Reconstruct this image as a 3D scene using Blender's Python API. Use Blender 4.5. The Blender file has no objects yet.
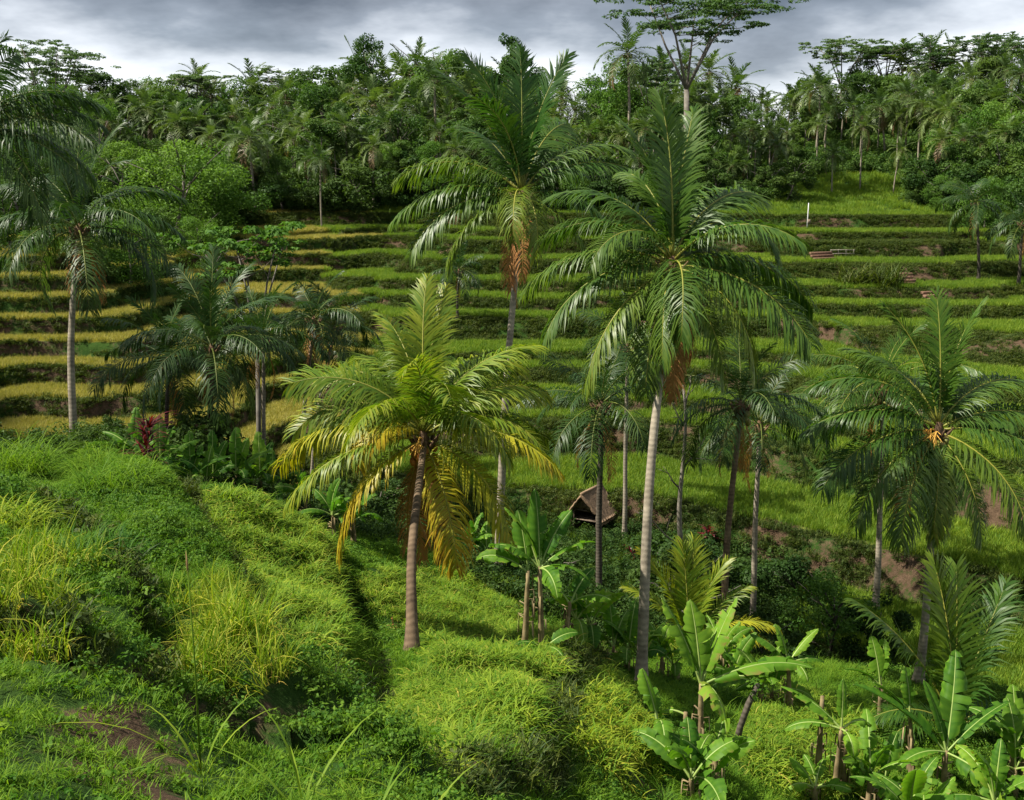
import bpy, math, random
import numpy as np
R = math.radians
C = bpy.context.scene.collection
rs = np.random.RandomState
# ------------------------------------------------------------------ camera numbers
F, TILT = 1100.0, R(11.8)
CT, ST = math.cos(TILT), math.sin(TILT)

def ray(px, py):
    u, v = (px - 512) / F, (400 - py) / F
    return np.array([u, CT + v * ST, -ST + v * CT])

def P(px, py, Y):                       # point on a photo ray at forward distance Y
    d = ray(px, py)
    return d * (Y / d[1])

# ------------------------------------------------------------------ noise
def vnoise(x, y, seed=0):
    xi, yi = np.floor(x).astype(np.int64), np.floor(y).astype(np.int64)
    xf, yf = x - xi, y - yi
    xf, yf = xf * xf * (3 - 2 * xf), yf * yf * (3 - 2 * yf)
    def h(a, b):
        n = (a * 374761393 + b * 668265263 + seed * 1442695041) & 0x7fffffff
        n = ((n ^ (n >> 13)) * 1274126177) & 0x7fffffff
        n = (n ^ (n >> 16)) & 0xffff
        return n / 65535.0
    return ((h(xi, yi) * (1 - xf) + h(xi + 1, yi) * xf) * (1 - yf)
            + (h(xi, yi + 1) * (1 - xf) + h(xi + 1, yi + 1) * xf) * yf) * 2 - 1

def fbm(x, y, seed=0, o=3):
    r, a, f = 0, 1.0, 1.0
    for k in range(o):
        r = r + a * vnoise(x * f, y * f, seed + 17 * k)
        a *= .5; f *= 2.1
    return r

def sst(a, b, x):
    t = np.clip((x - a) / (b - a), 0, 1)
    return t * t * (3 - 2 * t)

# ------------------------------------------------------------------ terrain
NEAR = []
def nc(px, py, Y):
    NEAR.append(P(px, py, Y))
for a in [(0,800,7),(200,800,8.5),(400,800,12),(512,800,15),(640,800,19.5),(800,800,23),(1024,800,26),
          (0,700,10),(100,700,11.5),(250,700,14),(400,700,20),(520,720,20.5),(600,700,25),(720,720,28),(900,720,31),(1024,720,32),
          (0,600,15),(130,600,18.5),(300,620,23),(412,650,29),(520,640,31),(641,688,32),(560,760,19.5),(480,780,15.8),
          (0,530,20),(60,508,26),(140,525,27),(230,540,29),(300,520,34),(200,498,37),(75,464,42),
          (420,575,37),(497,575,41),(540,655,33.5),(620,650,37),(720,680,37),(918,680,36),(820,700,34),(0,488,30)]:
    nc(*a)
NEAR += [np.array(p, float) for p in [(0,0,-1.75),(-6,0,-1.8),(8,0,-4.5),(-8,8,-3.7),(20,6,-10),(-14,14,-4.6),(-30,20,-4.5),(-26,32,-8.5),
          (-40,45,-12),(-22,56,-17),(-8,58,-24),(6,58,-28),(20,50,-26),(35,45,-25),(40,25,-19),(0,-15,1),(-30,-15,1),(30,-15,-6),(-45,10,-2)]]
NEAR = np.array(NEAR)
def _tps_fit(p, lam=.02):
    n = len(p)
    d = np.linalg.norm(p[:, None, :2] - p[None, :, :2], axis=2)
    K = np.where(d > 0, d * d * np.log(d + 1e-9), 0)
    A = np.zeros((n + 3, n + 3)); A[:n, :n] = K + lam * n * np.eye(n)
    A[:n, n] = 1; A[:n, n + 1:] = p[:, :2]; A[n, :n] = 1; A[n + 1:, :n] = p[:, :2].T
    return np.linalg.solve(A, np.r_[p[:, 2], 0, 0, 0])
TW = _tps_fit(NEAR)
def near_base(x, y):
    x = np.asarray(x, float); y = np.asarray(y, float)
    z = TW[-3] + TW[-2] * x + TW[-1] * y
    for w, p in zip(TW[:-3], NEAR):
        d2 = (x - p[0]) ** 2 + (y - p[1]) ** 2
        z = z + w * d2 * .5 * np.log(d2 + 1e-9)
    far = sst(62, 75, y)
    return z * (1 - far) - 40 * far

GY = np.array([-50, 30, 50, 57, 63, 70, 80, 92, 105, 120, 137, 150, 170, 200, 240, 350, 600, 2000.])
GZ = np.array([-42, -26, -21., -19.9, -18.7, -17.5, -15.8, -13.7, -11.4, -8.6, -5.2, -3.2, .5, 4.5, 8, 11, 12, 12.])
_l = rs(5); LEV = [-27.0]
while LEV[-1] < -4.6:
    LEV.append(LEV[-1] + _l.choice([.7, 1.0, 1.7, 2.4]) * _l.uniform(.9, 1.1) * (1 if LEV[-1] > -17 else .8))
LEV = np.array(LEV)
LEV2 = np.array([-30] + list(np.arange(-26.5, -5, 1.35)) + [-4.0])
def far_terms(x, y):
    w = 1 - .9 * sst(58, 98, y)
    c = w * np.maximum(0, x - 7) * .85
    left = sst(4, -22, x)
    c = c + 5.5 * left * np.sin(x / 4.6 + y / 10 + 1.2 * np.sin(y / 7)) * sst(48, 60, y) * sst(130, 112, y) + (2.4 + 8.5 * left) * (1 - .45 * sst(0, 8, x)) * vnoise(x / (19 - 7 * left), y / 26, 3) * sst(140, 118, y) + (.7 + 3.0 * left - .4 * sst(0, 8, x)) * vnoise(x / 5.5, y / 7, 9) * sst(140, 118, y)
    c = c + .95 * np.maximum(0, -x - 17) * sst(46, 62, y) * sst(142, 72, y) - 5 * np.exp(-((x + 21) / 6) ** 2) * sst(55, 75, y) * sst(125, 100, y)
    zb = np.interp(y + c, GY, GZ)
    # ridge undulation
    rg = sst(150, 200, y)
    zb = zb + rg * (5.5 * sst(.18, .5, x / np.maximum(y, 1)) - 1.2 * np.exp(-((x / np.maximum(y, 1) - .22) / .05) ** 2) + 1.5 * vnoise(x / 40, y / 40, 5))
    uu = x / 19 + .5 + .3 * vnoise(y / 16, x * 0 + 3.3, 14); ce = np.floor(uu).astype(np.int64); fr = sst(0, .07, uu - ce)
    hh = lambda c_: (((c_ * 7919 + 104729) % 97) / 96.0 - .5) * 1.15
    zb = zb + (hh(ce - 1) * (1 - fr) + hh(ce) * fr) * sst(142, 132, y) * (1 - .85 * sst(86, 66, y) * sst(-5, 3, x))
    i = np.clip(np.searchsorted(LEV, zb) - 1, 0, len(LEV) - 2)
    lo, hi = LEV[i], LEV[i + 1]
    big = (x + 1.5 * vnoise(y / 5, x * 0 + 1.7, 15) < -13 - .1 * (y - 60)) & (zb < -6.5)   # fewer, taller steps round the ravine head
    i2 = np.clip(np.searchsorted(LEV2, zb) - 1, 0, len(LEV2) - 2)
    lo, hi = np.where(big, LEV2[i2], lo), np.where(big, LEV2[i2 + 1], hi)
    st = hi - lo
    t = np.clip((zb - lo) / st, 0, 1)
    wob = .03 * vnoise(x / 1.3, y / 1.3, 12)
    low = sst(80, 68, y) * sst(0, 6, x)
    ra = np.where(big, .79, .66 + .13 * low)
    S = .04 * t + .96 * sst(ra + wob, .955 + wob, t)
    t = np.where(t < ra, t * .66 / ra, .66 + (t - ra) * .34 / (1 - ra))
    zt = lo + st * S + .13 * np.exp(-((t - .04) / .035) ** 2) * (y < 130)
    on = (sst(-4.4, -5.2, zb) * (zb > LEV[0]))
    z = zb * (1 - on) + zt * on
    return z, np.where(on > .5, t, -1.0), i, zb

# foreground rice plots, traced as pixel outlines and dropped on the slope
def drop(px, py, ymax=70., f=None, y0=2.0):
    f = f or near_base
    d = ray(px, py); d = d / d[1]
    Y = np.arange(y0, ymax, .05)
    h = f(d[0] * Y, Y)
    k = np.nonzero(d[2] * Y < h)[0]
    Yk = Y[k[0]] if len(k) else ymax
    return np.array([d[0] * Yk, Yk, d[2] * Yk])
PLOTS_PX = {
 'yellow': [(4,585),(36,575),(58,610),(66,655),(52,690),(24,685),(8,650)],
 'tuft':   [(180,650),(212,630),(245,650),(262,690),(290,725),(268,730),(225,705),(190,690)],
 'field':  [(180,520),(225,505),(275,515),(320,530),(345,570),(350,630),(335,675),(290,660),(245,625),(238,580),(212,545)],
 'front':  [(388,700),(430,675),(490,680),(540,715),(548,760),(510,785),(440,785),(402,750)],
 'back':   [(355,585),(420,570),(470,590),(530,640),(600,675),(640,700),(610,725),(560,705),(490,690),(440,680),(425,655),(380,620)],
 'straw':  [(560,720),(610,700),(640,705),(645,760),(620,790),(575,770)],
 'edge':   [(440,570),(500,580),(528,605),(512,640),(470,605)],
 'lower':  [(745,720),(790,700),(860,730),(880,790),(800,800),(740,770)],
}
PLOTS = {k: np.array([drop(*q)[:2] for q in v]) for k, v in PLOTS_PX.items()}
def sdist(poly, x, y):                  # signed distance, negative inside
    d = np.full(np.shape(x), 1e9); ins = np.zeros(np.shape(x), bool)
    n = len(poly)
    for i in range(n):
        a, b = poly[i], poly[(i + 1) % n]
        e = b - a; wx, wy = x - a[0], y - a[1]
        t = np.clip((wx * e[0] + wy * e[1]) / (e @ e + 1e-9), 0, 1)
        d = np.minimum(d, np.hypot(wx - t * e[0], wy - t * e[1]))
        c = ((a[1] > y) != (b[1] > y)) & (x < (b[0] - a[0]) * (y - a[1]) / (b[1] - a[1] + 1e-12) + a[0])
        ins ^= c
    return np.where(ins, -d, d)
GROOVES_PX = [([(140,470),(185,510),(225,570),(245,620),(300,680),(345,720)], .45, .5),
              ([(350,590),(372,640),(382,690),(395,740),(440,795)], .55, .55),
              ([(175,660),(190,700),(240,725),(320,745)], .5, .45),
              ([(545,790),(555,740),(530,700)], .3, .4),
              ([(505,650),(480,620),(470,600)], .3, .4)]
GROOVES = [(np.array([drop(*q)[:2] for q in v]), w, dp) for v, w, dp in GROOVES_PX]
STEPS_PX = [([(95,440),(150,480),(195,530),(228,585),(255,640),(300,690),(350,735)], .6, 2.6),
            ([(215,720),(150,700),(90,690),(40,672),(-10,660)], .6, 2.0),
            ([(600,660),(560,690),(556,745),(520,785),(440,800)], .45, 1.2),
            ([(30,520),(75,545),(110,590),(130,640)], .45, 1.6)]
SGN = -1.
STEPS = [(np.array([drop(*q)[:2] for q in v]), h, fo) for v, h, fo in STEPS_PX]
def sidedist(pl, x, y):                 # signed: negative on the high side (left of the walking direction)
    d = np.full(np.shape(x), 1e9); s_ = np.zeros(np.shape(x))
    for a, b in zip(pl[:-1], pl[1:]):
        e = b - a; wx, wy = x - a[0], y - a[1]
        t = np.clip((wx * e[0] + wy * e[1]) / (e @ e + 1e-9), 0, 1)
        q = np.hypot(wx - t * e[0], wy - t * e[1]); k = q < d
        d = np.where(k, q, d); s_ = np.where(k, np.sign(e[1] * wx - e[0] * wy), s_)
    return d * s_
BANKS_PX = [([(60,455),(110,480),(160,540),(200,590),(230,640)], .9, .55), ([(430,800),(520,790),(570,760),(560,730)], .35, .3), ([(0,640),(60,690),(130,720)], .8, .4)]
BANKS = [(np.array([drop(*q)[:2] for q in v]), w, dp) for v, w, dp in BANKS_PX]
def linedist(pl, x, y):
    d = np.full(np.shape(x), 1e9)
    for a, b in zip(pl[:-1], pl[1:]):
        e = b - a; wx, wy = x - a[0], y - a[1]
        t = np.clip((wx * e[0] + wy * e[1]) / (e @ e + 1e-9), 0, 1)
        d = np.minimum(d, np.hypot(wx - t * e[0], wy - t * e[1]))
    return d
def near_detail(x, y):
    z = near_base(x, y) + .3 * fbm(x / 3.2, y / 3.2, 21) + .05 * fbm(x / .7, y / .7, 22, 2)
    m = (y > 3) & (y < 50) & (np.abs(x) < 30)
    xm, ym = x[m], y[m]; zz = z[m]
    for k, pl in PLOTS.items():
        zz = zz + (.1 if k in ('yellow', 'tuft') else .2) * sst(.25, -.25, sdist(pl, xm, ym) + .25 * vnoise(xm / .8, ym / .8, 64))
    for pl, w, dp in GROOVES:
        zz = zz - dp * np.exp(-(linedist(pl, xm, ym) / w) ** 2)
    for pl, w, dp in BANKS:
        zz = zz + dp * np.exp(-(linedist(pl, xm, ym) / w) ** 2)
    for pl, hh, fo in STEPS:
        sdv = SGN * sidedist(pl, xm, ym) + .14 * vnoise(xm / .6, ym / .6, 33)
        zz = zz + hh * sst(.22, -.12, sdv) * np.exp(-(np.maximum(-sdv, 0) / fo) ** 2) * sst(2.2, 0, linedist(pl, xm, ym) - fo)
    z[m] = zz
    return z
def height(x, y, full=False):
    x = np.atleast_1d(np.asarray(x, float)); y = np.atleast_1d(np.asarray(y, float))
    zn = near_detail(x, y)
    zf, t, lv, zb = far_terms(x, y)
    k = .8
    h = np.clip(.5 + .5 * (zn - zf) / k, 0, 1)
    z = zf * (1 - h) + zn * h + k * h * (1 - h)
    if full:
        return z, h, t, lv, zb
    return z
def gz(x, y): return float(height([x], [y])[0])
def at(px, Y):                          # ground point that shows in column px at distance Y
    x = (px - 512) / F * Y
    for _ in range(4):
        z = gz(x, Y); d = math.hypot(Y, z)
        depth = Y * CT - z * ST
        x = (px - 512) / F * depth
    return np.array([x, Y, gz(x, Y)])
def hit(px, py, y0=3., y1=260.):
    return drop(px, py, y1, f=height, y0=y0)

# ------------------------------------------------------------------ mesh builder
class MB:
    def __init__(s): s.v = []; s.q = []; s.t = []; s.n = 0; s.a = []; s.qm = []; s.tm = []
    def add(s, v, quads=None, tris=None, tint=0., mat=0):
        v = np.asarray(v, float).reshape(-1, 3); m = len(v)
        s.v.append(v); s.a.append(np.broadcast_to(np.asarray(tint, float), (m,)).copy())
        if quads is not None and len(quads): q = np.asarray(quads).reshape(-1, 4) + s.n; s.q.append(q); s.qm.append(np.full(len(q), mat))
        if tris is not None and len(tris): t = np.asarray(tris).reshape(-1, 3) + s.n; s.t.append(t); s.tm.append(np.full(len(t), mat))
        s.n += m
    def mesh(s, name, mats, smooth=True):
        me = bpy.data.meshes.new(name)
        v = np.concatenate(s.v) if s.v else np.zeros((0, 3))
        q = np.concatenate(s.q) if s.q else np.zeros((0, 4), int)
        t = np.concatenate(s.t) if s.t else np.zeros((0, 3), int)
        me.vertices.add(len(v)); me.vertices.foreach_set('co', v.astype(np.float32).ravel())
        nl = q.size + t.size
        me.loops.add(nl); me.loops.foreach_set('vertex_index', np.r_[q.ravel(), t.ravel()].astype(np.int32))
        me.polygons.add(len(q) + len(t))
        ls = np.r_[np.arange(len(q)) * 4, q.size + np.arange(len(t)) * 3].astype(np.int32)
        me.polygons.foreach_set('loop_start', ls)
        if smooth: me.polygons.foreach_set('use_smooth', np.ones(len(ls), bool))
        for m in (mats if isinstance(mats, (list, tuple)) else [mats]): me.materials.append(m)
        mi = np.concatenate(s.qm + s.tm) if (s.qm or s.tm) else np.zeros(0)
        me.polygons.foreach_set('material_index', mi.astype(np.int32))
        at_ = me.attributes.new('tint', 'FLOAT', 'POINT'); at_.data.foreach_set('value', np.concatenate(s.a).astype(np.float32) if s.a else np.zeros(0, np.float32))
        me.update(calc_edges=True)
        return me
    def build(s, name, mats, parent=None, loc=None, smooth=True):
        return link(name, s.mesh(name, mats, smooth), parent, loc)
def link(name, data, parent=None, loc=None):
    o = bpy.data.objects.new(name, data); C.objects.link(o)
    if parent: o.parent = parent
    if loc is not None: o.location = [float(c) for c in loc]
    return o
def tag(o, label=None, cat=None, group=None, kind=None):
    if label: o['label'] = label
    if cat: o['category'] = cat
    if group: o['group'] = group
    if kind: o['kind'] = kind
    return o
def thing(name, loc, label, cat, group=None, rz=0, sc=1):
    o = link(name, None, None, loc); o.rotation_euler.z = rz; o.scale = (sc,) * 3
    o.empty_display_size = .3
    return tag(o, label, cat, group)
def nrm(v): return v / (np.linalg.norm(v, axis=-1, keepdims=True) + 1e-12)

def tube(mb, pts, rad, n=8, tint=None, mat=0, cap=True, rough=0, rng=None):
    pts = np.asarray(pts, float); k = len(pts)
    rad = np.broadcast_to(np.asarray(rad, float), (k,))
    T = nrm(np.gradient(pts, axis=0))
    ref = np.array([0, 1., 0]) if abs(T[0][1]) < .8 else np.array([1., 0, 0])
    A = nrm(np.cross(T, ref)); B = np.cross(T, A)
    th = np.arange(n) * 2 * np.pi / n
    rr = rad[:, None] * np.ones((k, n))
    if rough and rng is not None: rr = rr * (1 + rough * rng.randn(k, n))
    v = pts[:, None] + rr[..., None] * (np.cos(th)[None, :, None] * A[:, None] + np.sin(th)[None, :, None] * B[:, None])
    i = np.arange(k - 1)[:, None] * n; j = np.arange(n)[None]
    q = np.stack([i + j, i + (j + 1) % n, i + n + (j + 1) % n, i + n + j], -1).reshape(-1, 4)
    L = np.r_[0, np.cumsum(np.linalg.norm(np.diff(pts, axis=0), axis=1))]
    tt = np.repeat(L if tint is None else np.broadcast_to(tint, (k,)), n)
    v = v.reshape(-1, 3); tr = []
    if cap:
        v = np.r_[v, pts[[0]], pts[[-1]]]; c0, c1 = k * n, k * n + 1
        for jj in range(n):
            tr.append((c0, (jj + 1) % n, jj)); tr.append((c1, (k - 1) * n + jj, (k - 1) * n + (jj + 1) % n))
        tt = np.r_[tt, tt[0], tt[-1]]
    mb.add(v, q, tr, tt, mat)

# ------------------------------------------------------------------ materials
def mat(name):
    m = bpy.data.materials.new(name); m.use_nodes = True
    nt = m.node_tree; nt.nodes.clear()
    return m, nt
def N(nt, t, **k):
    n = nt.nodes.new(t)
    for a, b in k.items():
        if a in n.inputs: n.inputs[a].default_value = b
        else: setattr(n, a, b)
    return n
def ramp(nt, fac, stops):
    n = nt.nodes.new('ShaderNodeValToRGB'); e = n.color_ramp.elements
    while len(e) < len(stops): e.new(.5)
    for el, (p, c) in zip(e, stops): el.position = p; el.color = (*c, 1)
    nt.links.new(fac, n.inputs[0]); return n.outputs[0]
def mixc(nt, fac, a, b, mode='MIX'):
    n = nt.nodes.new('ShaderNodeMix'); n.data_type = 'RGBA'; n.blend_type = mode
    for s, v in ((0, fac), (6, a), (7, b)):
        if hasattr(v, 'is_linked'): nt.links.new(v, n.inputs[s])
        else: n.inputs[s].default_value = v if s == 0 else (*v, 1) if len(v) == 3 else v
    return n.outputs[2]
def math_(nt, op, a, b=0., c=None):
    n = nt.nodes.new('ShaderNodeMath'); n.operation = op
    for s, v in enumerate((a, b) if c is None else (a, b, c)):
        if hasattr(v, 'is_linked'): nt.links.new(v, n.inputs[s])
        else: n.inputs[s].default_value = v
    return n.outputs[0]
def attr(nt, name='tint'):
    n = nt.nodes.new('ShaderNodeAttribute'); n.attribute_name = name; return n
def leafmat(name, ca, cb, cold=(.22, .12, .03), trans=.4, rough=.45, spec=.4, varw=.35, wscale=.05):
    """ca..cb by tint 0..1 ; tint over 1 goes to the withered colour"""
    m, nt = mat(name); L = nt.links
    tint = attr(nt).outputs['Fac']
    col = ramp(nt, math_(nt, 'MULTIPLY', tint, .5), [(0, ca), (.5, cb), (1, cold)])
    oi = N(nt, 'ShaderNodeObjectInfo')
    geo = N(nt, 'ShaderNodeNewGeometry')
    nz = N(nt, 'ShaderNodeTexNoise', Scale=wscale, Detail=2.0); L.new(geo.outputs['Position'], nz.inputs['Vector'])
    v = math_(nt, 'ADD', math_(nt, 'MULTIPLY', oi.outputs['Random'], .55), math_(nt, 'MULTIPLY', nz.outputs['Fac'], .6))
    hsv = N(nt, 'ShaderNodeHueSaturation')
    L.new(col, hsv.inputs['Color'])
    L.new(math_(nt, 'MULTIPLY_ADD', v, varw * 1.6, 1 - varw * .9), hsv.inputs['Value'])
    L.new(math_(nt, 'MULTIPLY_ADD', v, -.035 * varw / .35, .518), hsv.inputs['Hue'])
    hsv.inputs['Saturation'].default_value = 1.0
    pr = N(nt, 'ShaderNodeBsdfPrincipled', Roughness=rough); pr.inputs['Specular IOR Level'].default_value = spec
    L.new(hsv.outputs[0], pr.inputs['Base Color'])
    tr = N(nt, 'ShaderNodeBsdfTranslucent')
    L.new(mixc(nt, 1., hsv.outputs[0], (1.25, 1.35, .5), 'MULTIPLY'), tr.inputs['Color'])
    mx = N(nt, 'ShaderNodeMixShader', Fac=trans)
    L.new(pr.outputs[0], mx.inputs[1]); L.new(tr.outputs[0], mx.inputs[2])
    out = N(nt, 'ShaderNodeOutputMaterial'); L.new(mx.outputs[0], out.inputs[0])
    return m
def barkmat(name, ca, cb, ring=9., rough=.9, ringamt=.5):
    m, nt = mat(name); L = nt.links
    t = attr(nt).outputs['Fac']
    tc = N(nt, 'ShaderNodeTexCoord')
    nz = N(nt, 'ShaderNodeTexNoise', Scale=5.5, Detail=8.0, Roughness=.75); L.new(tc.outputs['Object'], nz.inputs['Vector'])
    nz2 = N(nt, 'ShaderNodeTexNoise', Scale=1.1, Detail=3.0); L.new(tc.outputs['Object'], nz2.inputs['Vector'])
    ph = math_(nt, 'ADD', math_(nt, 'MULTIPLY', t, ring * 6.283), math_(nt, 'MULTIPLY', nz2.outputs['Fac'], 16.))
    s = math_(nt, 'MULTIPLY_ADD', math_(nt, 'SINE', ph), .5, .5)
    f = math_(nt, 'ADD', math_(nt, 'MULTIPLY', s, ringamt), math_(nt, 'MULTIPLY', nz.outputs['Fac'], 1 - ringamt))
    f = math_(nt, 'ADD', f, math_(nt, 'MULTIPLY_ADD', nz2.outputs['Fac'], 1.2, -.6))
    col = ramp(nt, f, [(.1, ca), (.85, cb)])
    pr = N(nt, 'ShaderNodeBsdfPrincipled', Roughness=rough); pr.inputs['Specular IOR Level'].default_value = .15
    L.new(col, pr.inputs['Base Color'])
    bp = N(nt, 'ShaderNodeBump', Strength=.5, Distance=.03); L.new(f, bp.inputs['Height']); L.new(bp.outputs[0], pr.inputs['Normal'])
    out = N(nt, 'ShaderNodeOutputMaterial'); L.new(pr.outputs[0], out.inputs[0])
    return m
def plainmat(name, ca, cb, scale=6., rough=.8, bump=.3):
    m, nt = mat(name); L = nt.links
    tc = N(nt, 'ShaderNodeTexCoord')
    nz = N(nt, 'ShaderNodeTexNoise', Scale=scale, Detail=6.0, Roughness=.7); L.new(tc.outputs['Object'], nz.inputs['Vector'])
    oi = N(nt, 'ShaderNodeObjectInfo')
    col = ramp(nt, math_(nt, 'ADD', nz.outputs['Fac'], math_(nt, 'MULTIPLY_ADD', oi.outputs['Random'], .3, -.15)), [(.3, ca), (.7, cb)])
    pr = N(nt, 'ShaderNodeBsdfPrincipled', Roughness=rough); pr.inputs['Specular IOR Level'].default_value = .25
    L.new(col, pr.inputs['Base Color'])
    bp = N(nt, 'ShaderNodeBump', Strength=bump, Distance=.03); L.new(nz.outputs['Fac'], bp.inputs['Height']); L.new(bp.outputs[0], pr.inputs['Normal'])
    out = N(nt, 'ShaderNodeOutputMaterial'); L.new(pr.outputs[0], out.inputs[0])
    return m

M = {}
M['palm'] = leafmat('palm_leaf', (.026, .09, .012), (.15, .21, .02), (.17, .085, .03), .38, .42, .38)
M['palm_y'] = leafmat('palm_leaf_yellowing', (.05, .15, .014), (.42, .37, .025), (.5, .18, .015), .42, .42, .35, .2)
M['palm_d'] = leafmat('palm_leaf_shaded', (.016, .055, .012), (.08, .125, .022), (.14, .08, .035), .3, .45, .3)  # darker copy of the palm leaf, crown shade put into its colour
M['rachis_shaded'] = leafmat('palm_midrib_shaded', (.05, .08, .015), (.15, .17, .03), (.2, .1, .03), .1, .5, .3, .2)  # darker midrib to go with the shaded leaf colour
M['banana_rib'] = leafmat('banana_midrib', (.2, .3, .06), (.34, .42, .12), (.3, .2, .08), .2, .4, .3, .2)
M['palm_far'] = leafmat('palm_leaf_ridge', (.035, .095, .02), (.14, .19, .05), (.17, .11, .05), .35, .5, .4, .5)
M['rachis'] = leafmat('palm_midrib', (.09, .13, .02), (.27, .25, .04), (.3, .14, .03), .1, .5, .3, .2)
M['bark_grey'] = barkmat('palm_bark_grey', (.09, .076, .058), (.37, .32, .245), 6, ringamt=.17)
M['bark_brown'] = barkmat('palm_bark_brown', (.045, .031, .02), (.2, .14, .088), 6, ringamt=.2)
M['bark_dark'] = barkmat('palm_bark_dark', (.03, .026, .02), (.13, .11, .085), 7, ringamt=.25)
M['bark_tree'] = barkmat('tree_bark', (.06, .05, .042), (.21, .19, .16), 1.5, ringamt=.15)
M['husk'] = plainmat('palm_husk', (.05, .03, .018), (.17, .1, .05), 9)
M['nut_o'] = plainmat('coconut_orange', (.24, .075, .02), (.42, .17, .04), 5, .5, .15)
M['nut_g'] = plainmat('coconut_green', (.12, .13, .03), (.24, .2, .06), 5, .5, .15)
M['flower'] = plainmat('palm_flower_stalk', (.5, .24, .03), (.7, .42, .09), 8, .7)
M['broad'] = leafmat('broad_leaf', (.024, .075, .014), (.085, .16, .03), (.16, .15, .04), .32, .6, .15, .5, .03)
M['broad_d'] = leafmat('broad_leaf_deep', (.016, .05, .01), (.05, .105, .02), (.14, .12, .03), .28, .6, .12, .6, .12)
M['broad_l'] = leafmat('broad_leaf_light', (.045, .12, .018), (.12, .22, .035), (.2, .2, .05), .35, .6, .12, .35, .05)
M['umbrella'] = leafmat('umbrella_leaf', (.03, .08, .022), (.1, .17, .05), (.16, .15, .06), .3, .55, .3, .4, .03)
M['banana'] = leafmat('banana_leaf', (.035, .125, .014), (.15, .31, .025), (.3, .2, .07), .48, .5, .14, .45, .7)
M['banana_stem'] = barkmat('banana_stem', (.08, .055, .03), (.32, .25, .13), 2.2, ringamt=.2)
M['red_leaf'] = leafmat('red_leaf', (.04, .006, .012), (.2, .02, .03), (.2, .08, .04), .3, .4, .4)
M['rice_g'] = leafmat('rice_green', (.06, .17, .012), (.2, .3, .026), (.42, .36, .07), .42, .6, .14, .5, .5)
M['rice_y'] = leafmat('rice_ripe', (.09, .2, .012), (.3, .34, .028), (.5, .36, .08), .4, .6, .14, .35, .4)
M['rice_far'] = leafmat('rice_terrace_green', (.07, .17, .013), (.19, .275, .025), (.38, .3, .06), .35, .6, .2, .5, .045)
M['rice_gold'] = leafmat('rice_terrace_gold', (.22, .23, .045), (.45, .38, .1), (.5, .38, .14), .3, .6, .2, .4, .08)
M['grass'] = leafmat('grass_blades', (.045, .14, .009), (.125, .24, .016), (.3, .25, .06), .38, .6, .12, .5, .35)
M['weed'] = leafmat('weed_leaves', (.03, .1, .01), (.09, .19, .018), (.22, .18, .05), .32, .6, .12, .5, .3)
M['bankgrass'] = leafmat('bank_grass', (.022, .055, .008), (.075, .105, .016), (.24, .19, .06), .3, .6, .2, .5, .1)
M['dry'] = leafmat('dry_leaf', (.22, .14, .06), (.36, .24, .11), (.34, .15, .045), .2, .7, .2, .3)
M['thatch'] = plainmat('thatch', (.1, .065, .04), (.29, .195, .12), 11, .95, .9)
M['wood'] = plainmat('weathered_wood', (.1, .07, .05), (.24, .19, .14), 8, .85)
M['brick'] = plainmat('brick', (.1, .055, .035), (.24, .14, .095), 5, .95)
M['white'] = plainmat('white_paint', (.45, .45, .42), (.62, .62, .6), 5, .6, .1)
M['pole'] = plainmat('pale_dead_wood', (.13, .115, .09), (.3, .27, .22), 5, .85)

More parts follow.
